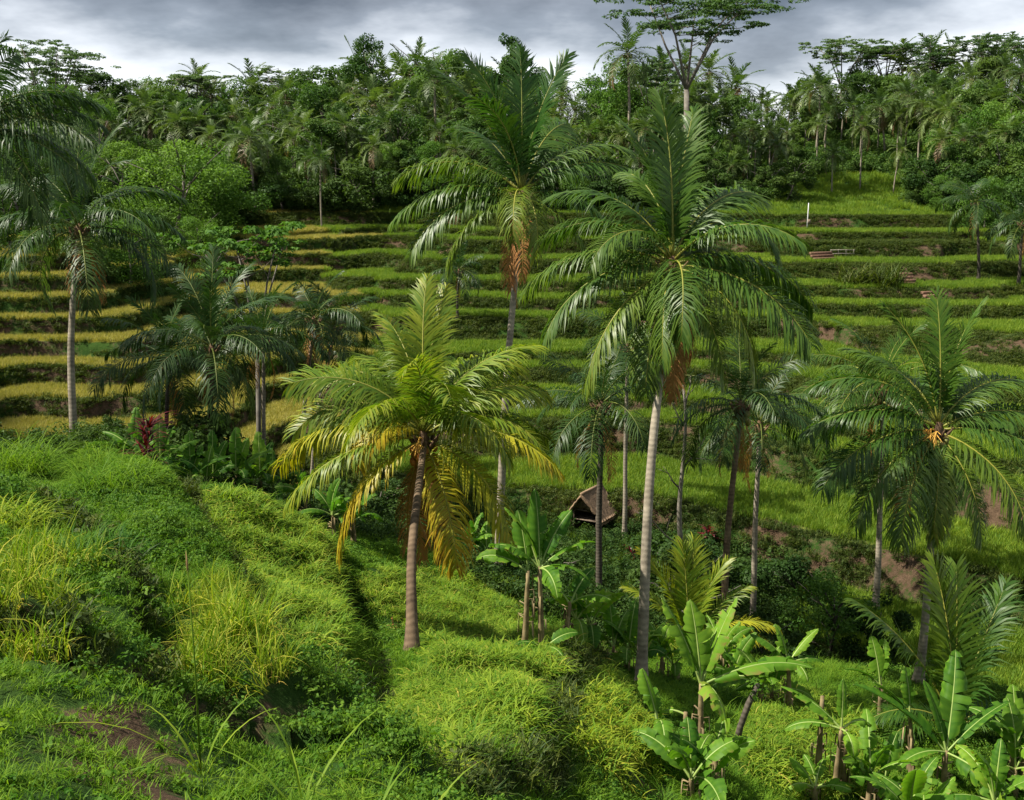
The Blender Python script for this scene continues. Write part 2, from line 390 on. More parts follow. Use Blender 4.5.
def terrain_mat():
    m, nt = mat('terraced_ground'); L = nt.links
    geo = N(nt, 'ShaderNodeNewGeometry'); pos = geo.outputs['Position']
    zone = attr(nt, 'zone')
    sep = N(nt, 'ShaderNodeSeparateColor'); L.new(zone.outputs['Color'], sep.inputs[0])
    n1 = N(nt, 'ShaderNodeTexNoise', Scale=.35, Detail=8.0, Roughness=.7); L.new(pos, n1.inputs['Vector'])
    n2 = N(nt, 'ShaderNodeTexNoise', Scale=2.6, Detail=8.0, Roughness=.75); L.new(pos, n2.inputs['Vector'])
    n3 = N(nt, 'ShaderNodeTexNoise', Scale=14., Detail=4.0, Roughness=.7); L.new(pos, n3.inputs['Vector'])
    mixn = math_(nt, 'ADD', math_(nt, 'MULTIPLY', n1.outputs['Fac'], .5), math_(nt, 'MULTIPLY', n2.outputs['Fac'], .5))
    green = ramp(nt, mixn, [(.3, (.012, .032, .006)), (.5, (.026, .06, .009)), (.7, (.05, .088, .014))])
    earth = ramp(nt, math_(nt, 'ADD', math_(nt, 'MULTIPLY', n2.outputs['Fac'], .6), math_(nt, 'MULTIPLY', n3.outputs['Fac'], .4)),
                 [(.3, (.035, .022, .014)), (.5, (.08, .052, .032)), (.7, (.15, .1, .065))])
    straw = ramp(nt, n2.outputs['Fac'], [(.3, (.11, .13, .02)), (.7, (.26, .24, .05))])
    col = mixc(nt, sep.outputs[0], green, straw)
    e = math_(nt, 'ADD', sep.outputs[1], math_(nt, 'MULTIPLY_ADD', n2.outputs['Fac'], 1.4, -.7))
    e = math_(nt, 'MULTIPLY', ramp(nt, e, [(.35, (0, 0, 0)), (.6, (1, 1, 1))]), 1.)
    col = mixc(nt, e, col, earth)
    pr = N(nt, 'ShaderNodeBsdfPrincipled', Roughness=.95); pr.inputs['Specular IOR Level'].default_value = .1
    L.new(col, pr.inputs['Base Color'])
    bp = N(nt, 'ShaderNodeBump', Strength=.9, Distance=.12)
    L.new(math_(nt, 'ADD', n2.outputs['Fac'], math_(nt, 'MULTIPLY', n3.outputs['Fac'], .4)), bp.inputs['Height']); L.new(bp.outputs[0], pr.inputs['Normal'])
    out = N(nt, 'ShaderNodeOutputMaterial'); L.new(pr.outputs[0], out.inputs[0])
    return m
M['ground'] = terrain_mat()

# ------------------------------------------------------------------ ground sheet
APEX = 22.0
def build_ground():
    Y = np.r_[np.arange(-14, 4, .7), np.arange(4, 46, .11), np.arange(46, 142, .22), np.arange(142, 260, 1.5), np.geomspace(262, 1800, 26)]
    s = np.linspace(-.66, .66, 860)
    yy, ss = np.meshgrid(Y, s, indexing='ij')
    xx = (yy + APEX) * ss
    z, h, t, lv, zb = height(xx.ravel(), yy.ravel(), True)
    v = np.stack([xx.ravel(), yy.ravel(), z], 1)
    k, n = len(Y), len(s)
    i = np.arange(k - 1)[:, None] * n; j = np.arange(n - 1)[None]
    q = np.stack([i + j, i + j + 1, i + n + j + 1, i + n + j], -1).reshape(-1, 4)
    mb = MB(); mb.add(v, q); me = mb.mesh('hillside', M['ground'])
    X, Yv = xx.ravel(), yy.ravel()
    zone = np.zeros((len(v), 4), np.float32); zone[:, 3] = 1
    far = (h < .5)
    gold = sst(-.06, -.2, X / np.maximum(Yv, 1)) * sst(140, 130, Yv)
    zone[:, 0] = far * (t > 0) * (t < .66) * (.45 + .55 * gold)
    zone[:, 1] = np.where(far & (t > .66), .4 + .3 * vnoise(X / 4, Yv / 4, 31) + .35 * sst(.3, .6, vnoise(X / 7, Yv / 3, 77)), .08)
    zone[:, 1] = np.where((~far), .12, zone[:, 1])
    for pl, w, dp in GROOVES:
        zone[:, 1] = np.maximum(zone[:, 1], .5 * np.exp(-(linedist(pl, X, Yv) / w) ** 2))
    for pl, hh, fo in STEPS:
        sdv = SGN * sidedist(pl, X, Yv) - .05
        zone[:, 1] = np.maximum(zone[:, 1], .5 * np.exp(-(sdv / .22) ** 2))
    for (a, b, rr) in [(130, 745, .9), (95, 760, .7), (150, 780, .6), (518, 640, .9), (640, 780, .8)]:
        c = drop(a, b)
        zone[:, 1] = np.maximum(zone[:, 1], (.8 + .4 * vnoise(X / .5, Yv / .5, 91)) * np.exp(-(((X - c[0]) ** 2 + (Yv - c[1]) ** 2) / rr ** 2)))
    for (a, b, ya, rr) in [(770, 540, 57, 1.7), (880, 272, 100, 3), (930, 275, 100, 3.5), (850, 243, 110, 3), (830, 235, 112, 3.5)]:
        c = at(a, ya)
        zone[:, 1] = np.maximum(zone[:, 1], 1.0 * np.exp(-(((X - c[0]) ** 2 + (Yv - c[1]) ** 2) / rr ** 2)))
    a = me.attributes.new('zone', 'FLOAT_COLOR', 'POINT'); a.data.foreach_set('color', zone.ravel())
    o = link('hillside', me)
    tag(o, 'green terraced hillside falling to a ravine and rising to a wooded ridge', 'terrain', kind='structure')
build_ground()

# ------------------------------------------------------------------ scatter (stuff) by geometry nodes
def blades(mb, rng, n, rad, h, w, bend=.5, hv=.3, seg=3, tint=(0, 1), lean=.25, tipdroop=0.):
    a = rng.rand(n) * 2 * np.pi; r = rad * np.sqrt(rng.rand(n))
    base = np.stack([r * np.cos(a), r * np.sin(a), np.full(n, -.03)], 1)
    H = h * (1 + hv * rng.randn(n)).clip(.45, 1.8)
    az = rng.rand(n) * 2 * np.pi
    out = np.stack([np.cos(az), np.sin(az), 0 * az], 1)
    d = nrm(out * lean * rng.rand(n)[:, None] * 1.6 + np.array([0, 0, 1.]))
    side = np.stack([-np.sin(az + rng.randn(n) * .6), np.cos(az), 0 * az], 1); side = nrm(side)
    T = rng.uniform(tint[0], tint[1], n)
    pts = []; p = base; L = H / seg
    for k in range(seg + 1):
        f = k / seg
        ww = w * (1 - f ** 2.2) * (.75 + .5 * min(1, f * 3))
        if k < seg: pts += [p - side * ww / 2, p + side * ww / 2]
        else: pts += [p]
        b = bend * (f + .25)
        d = nrm(d + out * b * .8 + np.array([0, 0, -1.]) * (b * .35 + tipdroop * f))
        p = p + d * L[:, None]
    V = np.stack(pts, 1); m = V.shape[1]
    o = (np.arange(n) * m)[:, None]
    q = []
    for k in range(seg - 1): q.append(o + np.array([2 * k, 2 * k + 1, 2 * k + 3, 2 * k + 2]))
    tr = o + np.array([2 * seg - 2, 2 * seg - 1, 2 * seg])
    mb.add(V.reshape(-1, 3), np.stack(q, 1).reshape(-1, 4) if q else None, tr, np.repeat(T, m))

def leafcards(mb, rng, cen, n, rad, size, up=.4, tint=(0, 1), flat=1., narrow=.5, shell=True, bias=None):
    """n small pointed leaves round a centre"""
    d = nrm(rng.randn(n, 3)); r = rad * (rng.uniform(.55, 1.05, n) if shell else rng.rand(n) ** .5)
    p = cen + d * r[:, None] * np.array([1, 1, flat])
    nn = nrm(d * .8 + rng.randn(n, 3) * .55 + np.array([0, 0, up]))
    a = nrm(np.cross(nn, rng.randn(n, 3))); b = np.cross(nn, a)
    s = size * rng.uniform(.6, 1.3, n)[:, None]
    V = np.stack([p - a * s * .6, p - b * s * narrow * .6 + nn * s * .1, p + a * s * .6 - nn * s * .15, p + b * s * narrow * .6 + nn * s * .1], 1)
    T = rng.uniform(tint[0], tint[1], n)
    mb.add(V.reshape(-1, 3), (np.arange(n) * 4)[:, None] + np.arange(4), None, np.repeat(T, 4))

def source(name, meshes):
    col = bpy.data.collections.new(name)
    for k, me in enumerate(meshes):
        o = bpy.data.objects.new(name, me); col.objects.link(o)
    return col
def scatter(name, pts, scl, col, label, cat, tiltn=None, seed=0, rzonly=True):
    n = len(pts)
    if n == 0: return
    rng = rs(seed)
    me = bpy.data.meshes.new(name); me.vertices.add(n); me.vertices.foreach_set('co', np.asarray(pts, np.float32).ravel())
    rot = np.zeros((n, 3), np.float32); rot[:, 2] = rng.rand(n) * 6.283
    rot[:, :2] = rng.randn(n, 2) * .16
    a = me.attributes.new('rot', 'FLOAT_VECTOR', 'POINT'); a.data.foreach_set('vector', rot.ravel())
    a = me.attributes.new('scl', 'FLOAT', 'POINT'); a.data.foreach_set('value', np.asarray(scl, np.float32))
    a = me.attributes.new('idx', 'INT', 'POINT'); a.data.foreach_set('value', rng.randint(0, len(col.objects), n).astype(np.int32))
    o = link(name, me)
    ng = bpy.data.node_groups.new(name, 'GeometryNodeTree')
    ng.interface.new_socket('Geometry', in_out='INPUT', socket_type='NodeSocketGeometry')
    ng.interface.new_socket('Geometry', in_out='OUTPUT', socket_type='NodeSocketGeometry')
    gi, go = ng.nodes.new('NodeGroupInput'), ng.nodes.new('NodeGroupOutput')
    ci = ng.nodes.new('GeometryNodeCollectionInfo'); ci.inputs['Collection'].default_value = col
    ci.inputs['Separate Children'].default_value = True; ci.inputs['Reset Children'].default_value = True
    ip = ng.nodes.new('GeometryNodeInstanceOnPoints'); ip.inputs['Pick Instance'].default_value = True
    def na(nm, ty):
        x = ng.nodes.new('GeometryNodeInputNamedAttribute'); x.data_type = ty; x.inputs['Name'].default_value = nm; return x.outputs['Attribute']
    l = ng.links.new
    l(gi.outputs[0], ip.inputs['Points']); l(ci.outputs[0], ip.inputs['Instance'])
    l(na('idx', 'INT'), ip.inputs['Instance Index']); l(na('rot', 'FLOAT_VECTOR'), ip.inputs['Rotation']); l(na('scl', 'FLOAT'), ip.inputs['Scale'])
    l(ip.outputs[0], go.inputs[0])
    md = o.modifiers.new('scatter', 'NODES'); md.node_group = ng
    return tag(o, label, cat, kind='stuff')

def clumps(name, k, fn, m):
    out = []
    for i in range(k):
        mb = MB(); fn(mb, rs(100 + i * 7 + len(name))); out.append(mb.mesh(name, m))
    return source(name, out)
def f_rice(mb, g):
    blades(mb, g, 20, .2, .36, .024, .5, .4, 4, (0, .9), .5, .5)
    blades(mb, g, 10, .19, .44, .026, .9, .3, 5, (.3, 1.2), .45, .9)
    blades(mb, g, 5, .19, .4, .022, 1.0, .3, 5, (1., 1.7), .4, 1.)
def f_ricetall(mb, g):
    blades(mb, g, 26, .22, .66, .017, .2, .4, 5, (0, .7), .25, .05)
    blades(mb, g, 12, .2, .74, .016, .55, .3, 6, (.3, 1.4), .25, .5)
    blades(mb, g, 8, .2, .25, .016, .8, .3, 3, (1.2, 2.), .9, .4)
def f_grass(mb, g):
    blades(mb, g, 90, .24, .075, .009, .5, .6, 3, (0, 1), .8)
    for _ in range(2): leafcards(mb, g, np.r_[g.randn(2) * .1, .05], 7, .06, .05, 1.0, (0, 1), .5, .6)
def f_tall(mb, g):
    blades(mb, g, 40, .14, .5, .013, .6, .35, 4, (0, 1), .5, .2)
def f_weed(mb, g):
    for _ in range(7):
        c = np.r_[g.randn(2) * .13, abs(g.randn()) * .06 + .05]
        leafcards(mb, g, c, 18, .1, .048, 1.0, (0, 1), .6, .55)
def f_ricefar(mb, g): blades(mb, g, 110, .5, .34, .022, .3, .22, 2, (0, .9), .35, .1)
def f_bank(mb, g):
    blades(mb, g, 110, .42, .3, .024, .7, .45, 2, (0, 1.1), .8, .2)
    for _ in range(5): leafcards(mb, g, np.r_[g.randn(2) * .22, .12 + .1 * g.rand()], 14, .13, .09, .8, (.2, 1), .7, .5)
def f_bush(mb, g):
    for _ in range(9):
        c = np.r_[g.randn(2) * .4, abs(g.randn()) * .28 + .15]
        leafcards(mb, g, c, 40, .3, .11, .7, (0, 1), .7, .4)
S = {k: clumps(k, n, f, m) for k, n, f, m in [
    ('rice_tuft', 4, f_rice, M['rice_g']), ('ripe_rice_tuft', 4, f_rice, M['rice_y']), ('tall_rice_tuft', 4, f_ricetall, M['rice_y']), ('grass_tuft', 4, f_grass, M['grass']),
    ('tall_grass_tuft', 3, f_tall, M['grass']), ('weed_tuft', 4, f_weed, M['weed']), ('terrace_rice', 3, f_ricefar, M['rice_far']),
    ('gold_rice', 3, f_ricefar, M['rice_gold']), ('bank_tuft', 4, f_bank, M['bankgrass']), ('bush_tuft', 4, f_bush, M['weed']),
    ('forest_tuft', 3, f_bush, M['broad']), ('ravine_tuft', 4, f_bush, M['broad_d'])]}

def sample(n, y0, y1, seed, smax=.56, p=1.0):
    """random ground points inside the view wedge, uniform over the ground"""
    g = rs(seed)
    Y = (y0 ** 2 + (y1 ** 2 - y0 ** 2) * g.rand(n) ** p) ** .5
    x = Y * g.uniform(-smax, smax, n)
    z, h, t, lv, zb = height(x, Y, True)
    return x, Y, z, h, t, lv, zb, g
def plot_of(x, y):
    d = np.full(len(x), 9.); k = np.full(len(x), -1)
    for i, pl in enumerate(PLOTS.values()):
        s = sdist(pl, x, y); b = s < d; d[b] = s[b]; k[b] = i
    return d, k
def scatter_all():
    names = list(PLOTS)
    # foreground
    x, Y, z, h, t, lv, zb, g = sample(56000, 5, 48, 1, .6, .8)
    m = h > .5; x, Y, z = x[m], Y[m], z[m]
    d, k = plot_of(x, Y)
    gd = np.full(len(x), 9.)
    for pl, w, dp in GROOVES: gd = np.minimum(gd, linedist(pl, x, Y) / w)
    bare = np.zeros(len(x))
    for (a, b, rr) in [(130, 745, .9), (95, 760, .7), (150, 780, .6), (518, 640, .8), (640, 780, .8)]:
        c = drop(a, b); bare = np.maximum(bare, np.exp(-(((x - c[0]) ** 2 + (Y - c[1]) ** 2) / rr ** 2)) * (.62 + .7 * vnoise(x / .45, Y / .45, 91)))
    pts = np.stack([x, Y, z], 1)
    keep = (g.rand(len(x)) > bare * 1.05) & ((gd > .7) | (g.rand(len(x)) < .35))
    face = np.zeros(len(x), bool)
    for pl, hh, fo in STEPS:
        sdv = SGN * sidedist(pl, x, Y); face |= (sdv > -.1) & (sdv < .3)
    keep &= ~face | (g.rand(len(x)) < .75)
    fb = face & (g.rand(len(x)) < .5)
    scatter('bank_grass', pts[fb], .55 + .5 * g.rand(fb.sum()), S['bank_tuft'], 'dark grass hanging on the little banks of the near slope', 'grass', seed=4)
    n1 = fbm(x / 2.3, Y / 2.3, 51); n2 = vnoise(x / 1.4, Y / 1.4, 52)
    out = d > .05
    gr = keep & out
    scatter('short_grass', pts[gr], .75 + .55 * g.rand(gr.sum()) + .25 * n2[gr], S['grass_tuft'], 'short bright green grass carpeting the near slope', 'grass', seed=1)
    w = keep & out & (n1 > .1) & (g.rand(len(x)) < .45)
    scatter('low_weeds', pts[w], .6 + .7 * g.rand(w.sum()), S['weed_tuft'], 'low broad leaved weeds growing in patches on the near slope', 'weeds', seed=2)
    w = keep & out & (n2 + .5 * n1 < -.35) & (g.rand(len(x)) < .45)
    scatter('tall_grass', pts[w], (.35 + .5 * g.rand(w.sum())) * np.where(Y[w] < 15, .7, 1.2), S['tall_grass_tuft'], 'longer tufts of wild grass among the short grass', 'grass', seed=3)
    # rice on the plots: even rows of tufts
    txt = {'yellow': 'tall yellow green rice standing beside the low bank at the picture edge', 'tuft': 'small stand of yellowing rice between two grassy paths',
           'field': 'curved plot of ripening rice below the banana row', 'front': 'raised rice plot with ragged straw edges beside the dark groove',
           'back': 'wide green rice plot round the yellowing palm trunk', 'straw': 'golden rice patch next to the grey palm base', 'edge': 'lush dark green rice corner below the two stemmed banana',
           'lower': 'green rice plot among the banana plants at the slope foot'}
    for i, nm in enumerate(names):
        pl = PLOTS[nm]; gg = rs(60 + i)
        lo, hi = pl.min(0) - .1, pl.max(0) + .1
        n = int((hi[0] - lo[0]) * (hi[1] - lo[1]) * (11 if nm in ('yellow', 'tuft') else 30))
        q = lo + (hi - lo) * gg.rand(n, 2)
        q = q[sdist(pl, q[:, 0], q[:, 1]) < .16 * gg.randn(n) + .3 * vnoise(q[:, 0] / .8, q[:, 1] / .8, 64)]
        zz = height(q[:, 0], q[:, 1])
        src = 'tall_rice_tuft' if nm in ('yellow', 'tuft') else 'ripe_rice_tuft' if nm == 'straw' else 'rice_tuft'
        lump = .85 + .3 * vnoise(q[:, 0] / .9, q[:, 1] / .9, 65) + .12 * vnoise(q[:, 0] / .35, q[:, 1] / .35, 66)
        scatter('rice_plants', np.c_[q, zz], (.8 + .4 * gg.rand(len(q))) * lump, S[src], txt[nm], 'rice', seed=70 + i)
    # far side
    x, Y, z, h, t, lv, zb, g = sample(160000, 32, 142, 2, .58, .85)
    m = (h < .5) & (t >= 0); x, Y, z, t, lv = x[m], Y[m], z[m], t[m], lv[m]
    u = x / Y; pts = np.stack([x, Y, z], 1)
    gold = sst(-.07, -.23, u) + .35 * vnoise(lv * 3.7, x / 22, 41) + .12 * vnoise(x / 6, Y / 6, 42)
    tread = (t > .03) & (t < .63)
    fallow = vnoise(lv * 5.3 + 9, x / 16, 43) > .74
    fallow &= ~((Y < 72) & (x > 0))
    a = tread & (gold > .5)
    scatter('golden_rice', pts[a], .75 + .5 * g.rand(a.sum()), S['gold_rice'], 'golden ripe rice standing on the curved terraces across the ravine', 'rice', seed=5)
    a = tread & (gold <= .5) & ~fallow
    scatter('terrace_rice', pts[a], .8 + .6 * g.rand(a.sum()), S['terrace_rice'], 'green rice standing on the straight terraces across the ravine', 'rice', seed=6)
    bare = vnoise(x / 4, Y / 3, 31)
    a = (~tread | fallow) & ((bare < .5) | (g.rand(len(x)) < .25))
    scatter('bank_grass', pts[a], .5 + .6 * g.rand(a.sum()), S['bank_tuft'], 'rough dark grass and weeds hanging on the terrace banks', 'grass', seed=7)
    # ravine undergrowth
    x, Y, z, h, t, lv, zb, g = sample(26000, 33, 66, 3, .56)
    zn = near_base(x, Y); low = ((h < .5) & (z < -19.9 + .9 * vnoise(x / 5, Y / 5, 44))) | ((h >= .5) & (Y > 38 + 3 * vnoise(x / 4, Y / 4, 45)))
    low &= ~((x < -13) & (Y < 40)) & ~((x / Y > .27) & (h < .5)) & ~((x / Y > .12) & (h >= .5) & (Y < 42))
    a = low & (g.rand(len(x)) < .33)
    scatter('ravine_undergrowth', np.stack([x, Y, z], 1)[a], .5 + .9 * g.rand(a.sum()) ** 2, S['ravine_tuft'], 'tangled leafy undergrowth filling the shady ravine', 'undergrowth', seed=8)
    # ridge floor
    x, Y, z, h, t, lv, zb, g = sample(20000, 132, 215, 4, .56)
    a = (t < 0) & (h < .5)
    gs = a & (((x / Y > .23) & (x / Y < .36) & (Y < 160)) | (Y < 141))
    scatter('ridge_grass', np.stack([x, Y, z], 1)[gs], 1.2 + .8 * g.rand(gs.sum()), S['terrace_rice'], 'bright grass on the steep bank under the forest', 'grass', seed=9)
    w = a & ~gs & (Y > 140)
    scatter('forest_undergrowth', np.stack([x, Y, z], 1)[w], 1.2 + 1.8 * g.rand(w.sum()), S['forest_tuft'], 'dense leafy undergrowth between the ridge trees', 'undergrowth', seed=10)
scatter_all()

# ------------------------------------------------------------------ coconut palms
def frond_mesh(g, az, e0, droop, L=4.3, n=88, W=1.05, t0=.1, t1=.45, lw=.036, hang=.5, seg=3, dead=False, sway=.0, mats=None, twist=0.):
    """az from +x towards +y, e0 start elevation, droop total bend; all degrees"""
    mb = MB() if not isinstance(mats, MB) else mats
    K = 16; s = np.linspace(0, 1, K)
    ph = R(e0) - R(droop + (14 if e0 > 70 else 8)) * 1.14 * s ** (1.35 if e0 > 70 else 1.08)
    a = R(az) + sway * s ** 2
    dr = np.stack([np.cos(ph) * np.cos(a), np.cos(ph) * np.sin(a), np.sin(ph)], 1)
    pts = np.r_[np.zeros((1, 3)), np.cumsum((dr[:-1] + dr[1:]) / 2 * L / (K - 1), axis=0)] + dr[0] * .12
    T = nrm(dr)
    Sd = nrm(np.stack([-np.sin(a), np.cos(a), 0 * a], 1))
    Nn = np.cross(T, Sd) * -1
    Nn = np.where(Nn[:, 2:3] < -.2, Nn, Nn)
    Nn = nrm(np.cross(Sd, T)) * -1
    # Nn: 'upper face' of the frond
    up = np.stack([-np.sin(ph) * np.cos(a), -np.sin(ph) * np.sin(a), np.cos(ph)], 1); Nn = up
    if twist:
        tw = R(twist) * s; c_, s_ = np.cos(tw)[:, None], np.sin(tw)[:, None]
        Sd, Nn = Sd * c_ + Nn * s_, Nn * c_ - Sd * s_
    tube(mb, pts, np.linspace(.042, .006, K) * (L / 4.3), 5, np.full(K, 1.9 if dead else min(1., t1 + .25)), 1)
    for sd in (-1, 1):
        f = np.sort(np.clip(.1 + .9 * (np.arange(n) + g.rand(n) * .7) / n, 0, 1))
        def ip(A): return np.stack([np.interp(f, s, A[:, c]) for c in range(3)], 1)
        b, t_, sv, nv = ip(pts), nrm(ip(T)), nrm(ip(Sd)), nrm(ip(Nn))
        prof = np.interp(f, [0, .1, .22, .5, .75, .9, 1.0], [.4, .6, .95, 1.05, .92, .68, .4])
        ln = W * prof * (1 + .1 * g.randn(n)) * (L / 4.3)
        fw = R(1) * np.interp(f, [.1, .5, 1.], [20, 30, 58] if e0 < 70 else [32, 44, 66]) + .13 * g.randn(n)
        d = nrm(sv * sd * np.cos(fw)[:, None] + t_ * np.sin(fw)[:, None] + nv * ((.3 * (1 - f) - .05) if e0 < 70 else (.4 * (1 - f)))[:, None] + g.randn(n, 3) * .07)
        wd = nrm(t_ - d * np.sum(t_ * d, 1, keepdims=True) + nv * .25)
        hg = hang * np.interp(f, [.1, .4, 1], [.75, 1.1, .8]) * (1 + .3 * g.randn(n)).clip(.3, 1.9)
        rows = []; p = b
        for k in range(seg + 1):
            q = k / seg
            ww = lw * (L / 4.3) * [.55, 1.0, .8, .45, 0.2][k] if seg > 2 else lw * (L / 4.3) * [.7, 1.0, .0][k]
            if k < seg: rows += [p - wd * ww / 2, p + wd * ww / 2]
            else: rows += [p]
            p = p + d * (ln / seg)[:, None]
            d = nrm(d + np.array([0, 0, -1.]) * (hg * (.75 + .45 * k))[:, None])
        V = np.stack(rows, 1); m = V.shape[1]; o = (np.arange(n) * m)[:, None]
        qd = np.stack([o + np.array([2 * k, 2 * k + 1, 2 * k + 3, 2 * k + 2]) for k in range(seg - 1)], 1).reshape(-1, 4)
        tr = o + np.array([2 * seg - 2, 2 * seg - 1, 2 * seg])
        if dead: tn = 1.7 + .3 * g.rand(n)
        else: tn = t0 + (t1 - t0) * g.rand(n) * (.4 + .8 * f)
        tv = np.repeat(tn, m).reshape(n, m)
        if not dead: tv = tv + (np.linspace(0, .35, m) ** 1.5)[None] * t1
        mb.add(V.reshape(-1, 3), qd, tr, np.minimum(tv, 2.).ravel())
    return mb
def nut_mesh(g, r=.12):
    mb = MB(); nu, nv = 9, 7
    th = np.linspace(0, np.pi, nv)[:, None]; p = np.arange(nu)[None] * 2 * np.pi / nu
    rr = r * (1 + .12 * np.cos(th * 1.0))
    v = np.stack([rr * np.sin(th) * np.cos(p) * .86, rr * np.sin(th) * np.sin(p) * .86, rr * np.cos(th) * 1.15 + 0 * p], -1)
    v += g.randn(*v.shape) * r * .02
    i = np.arange(nv - 1)[:, None] * nu; j = np.arange(nu)[None]
    q = np.stack([i + j, i + nu + j, i + nu + (j + 1) % nu, i + (j + 1) % nu], -1).reshape(-1, 4)
    mb.add(v.reshape(-1, 3), q); return mb
def trunk_curve(base, hub, sag=.3, k=22):
    t = np.linspace(0, 1, k)[:, None]
    p = base + (hub - base) * t
    h = (hub - base) * np.array([1, 1, 0])
    bow = np.array([-h[1], h[0], 0]); bow = bow / (np.linalg.norm(bow) + 1e-6)
    return p + (4 * t * (1 - t)) * (-h * .18 + bow * sag * .25) + np.array([.02, 0, 0]) * np.sin(t * 9)
def palm(label, base, hub, fronds, leaf='palm', bark='bark_grey', r0=.17, seed=1, nuts=8, nutm='nut_g', L=4.3, n=92, extra=6, flower=0, dead=1, group=None, W=1.25, sag=.3, cat='palm tree', lw=.05, auto=0, tone=(.08, .4)):
    g = rs(seed); base = np.array(base, float); hub = np.array(hub, float)
    base = base.copy(); base[2] -= .15
    root = thing('coconut_palm', base, label, cat, group)
    hl = hub - base
    c = trunk_curve(np.zeros(3), hl, sag * g.choice([-1, 1]))
    k = len(c); q = np.linspace(0, 1, k)
    rad = r0 * (.62 + .38 * (1 - q)) + r0 * .95 * np.exp(-q * hl[2] / .38)
    mb = MB(); tube(mb, c, rad, 12, rough=.02, rng=g); mb.build('trunk', M[bark], root)
    mb = MB(); tube(mb, np.array([hl + [0, 0, -.55], hl + [0, 0, -.3], hl, hl + [0, 0, .35]]), [r0 * .7, r0 * 1.15, r0 * 1.2, r0 * .4], 9)
    for j in range(10):
        az = j * 2.4; d = np.array([math.cos(az), math.sin(az), 0])
        tube(mb, np.array([hl + d * r0 * .9 + [0, 0, -.35], hl + d * .3 + [0, 0, -.05], hl + d * .5 + [0, 0, .22]]), [.05, .06, .02], 5)
    mb.build('husk', M['husk'], root)
    lst = list(fronds)
    if auto:
        off = g.rand() * 360
        for j in range(auto):
            age = (j + .5) / auto
            az = off + j * 137.5 + g.randn() * 8
            lst.append((az, 84 - 96 * age ** .95 + g.randn() * 6, 24 + 56 * min(1, age * 1.6) + g.randn() * 9, L * (.8 + .25 * min(1, age * 2.2)) * (1 + .05 * g.randn()), None))
    for j in range(extra):
        az = 60 + 70 * g.rand() if g.rand() < .6 else g.rand() * 360
        lst.append((az, 30 + 50 * g.rand(), 45 + 25 * g.rand(), L * .95, None))
    for (az, e0, dp, LL, tn) in lst:
        age = np.clip((80 - e0) / 110, 0, 1)
        hang = .22 + 1.05 * min(1, age * 1.7)
        t0, t1 = tone
        if tn is not None: t0, t1 = tn
        elif e0 < 0: t0, t1 = t0 + .15, t1 + .3
        fm = frond_mesh(g, az, e0, dp, LL, n, W * (.66 if e0 > 70 else 1), t0, t1, lw, hang, 3, False, g.randn() * .2, twist=g.randn() * 38)
        fm.build('frond', [M[leaf], M['rachis_shaded' if leaf == 'palm_d' else 'rachis']], root, hl + np.array([0, 0, .05 + .2 * (e0 / 90)]))
    for j in range(dead):
        az = g.rand() * 360
        fm = frond_mesh(g, az, -40 - 30 * g.rand(), 38, L * (.6 + .25 * g.rand()), int(n * .7), W * .7, 0, 0, lw, 1.1, 3, True)
        fm.build('dead_frond', [M['dry'], M['rachis']], root, hl + np.array([0, 0, -.25]))
    nm = [nut_mesh(g).mesh('coconut', M[nutm]) for _ in range(2)]
    for j in range(nuts):
        az = -90 + g.randn() * 65; a = R(az); rr = r0 + .1 + .12 * g.rand()
        o = link('coconut', nm[j % 2], root, hl + np.array([math.cos(a) * rr, math.sin(a) * rr, -.2 - .42 * g.rand()]))
        o.rotation_euler = (g.randn() * .4, g.randn() * .4, 0); o.scale = (.85 + .3 * g.rand(),) * 3
    for j in range(flower):
        mb = MB(); az = g.uniform(-150, -30); a = R(az); d = np.array([math.cos(a), math.sin(a), 0])
        st = np.array([hl * 1., hl + d * .35 + [0, 0, .15], hl + d * .6 + [0, 0, .05]])
        tube(mb, st, [.03, .025, .015], 5)
        for _ in range(14):
            e = st[1] + (st[2] - st[1]) * g.rand(); dd = d * .2 + g.randn(3) * .16 + np.array([0, 0, -.22])
            tube(mb, np.array([e, e + dd * .6, e + dd]), [.012, .014, .008], 4)
        mb.build('flower_stalk', M['flower'], root)
    return root

Y1 = (.4, 1.15); Y2 = (.75, 1.45); YG = (.1, .55)
palm('yellowing coconut palm with orange nuts, centre of the near rice slope', hit(412, 652), P(424, 440, 29),
     [(178, 22, 58, 4.4, Y1), (170, 45, 78, 4.0, YG), (150, 62, 72, 4.0, YG), (120, 74, 45, 4.2, YG), (95, 84, 22, 4.3, (.1, .5)), (70, 82, 30, 4.3, (.1, .6)),
      (-88, 74, 66, 4.0, YG), (40, 62, 68, 4.2, YG), (14, 50, 62, 4.0, YG), (2, 36, 80, 3.9, YG), (-18, 22, 50, 4.0, Y1), (205, 38, 108, 2.4, Y2), (200, -18, 55, 4.0, Y2),
      (-60, -35, 40, 3.6, Y2), (-25, -12, 55, 3.9, Y1), (195, 5, 45, 4.1, YG), (130, 52, 60, 4.2, None), (60, 50, 60, 4.2, None), (165, 30, 65, 4.1, None), (25, 28, 60, 4.1, None),
      (100, 65, 50, 4.2, None), (-120, 58, 85, 3.8, YG), (-45, 48, 88, 3.8, YG), (80, 25, 55, 4.2, None)],
     'palm_y', 'bark_brown', .14, 11, 22, 'nut_o', extra=6, W=1.2, flower=1, dead=4, lw=.052)
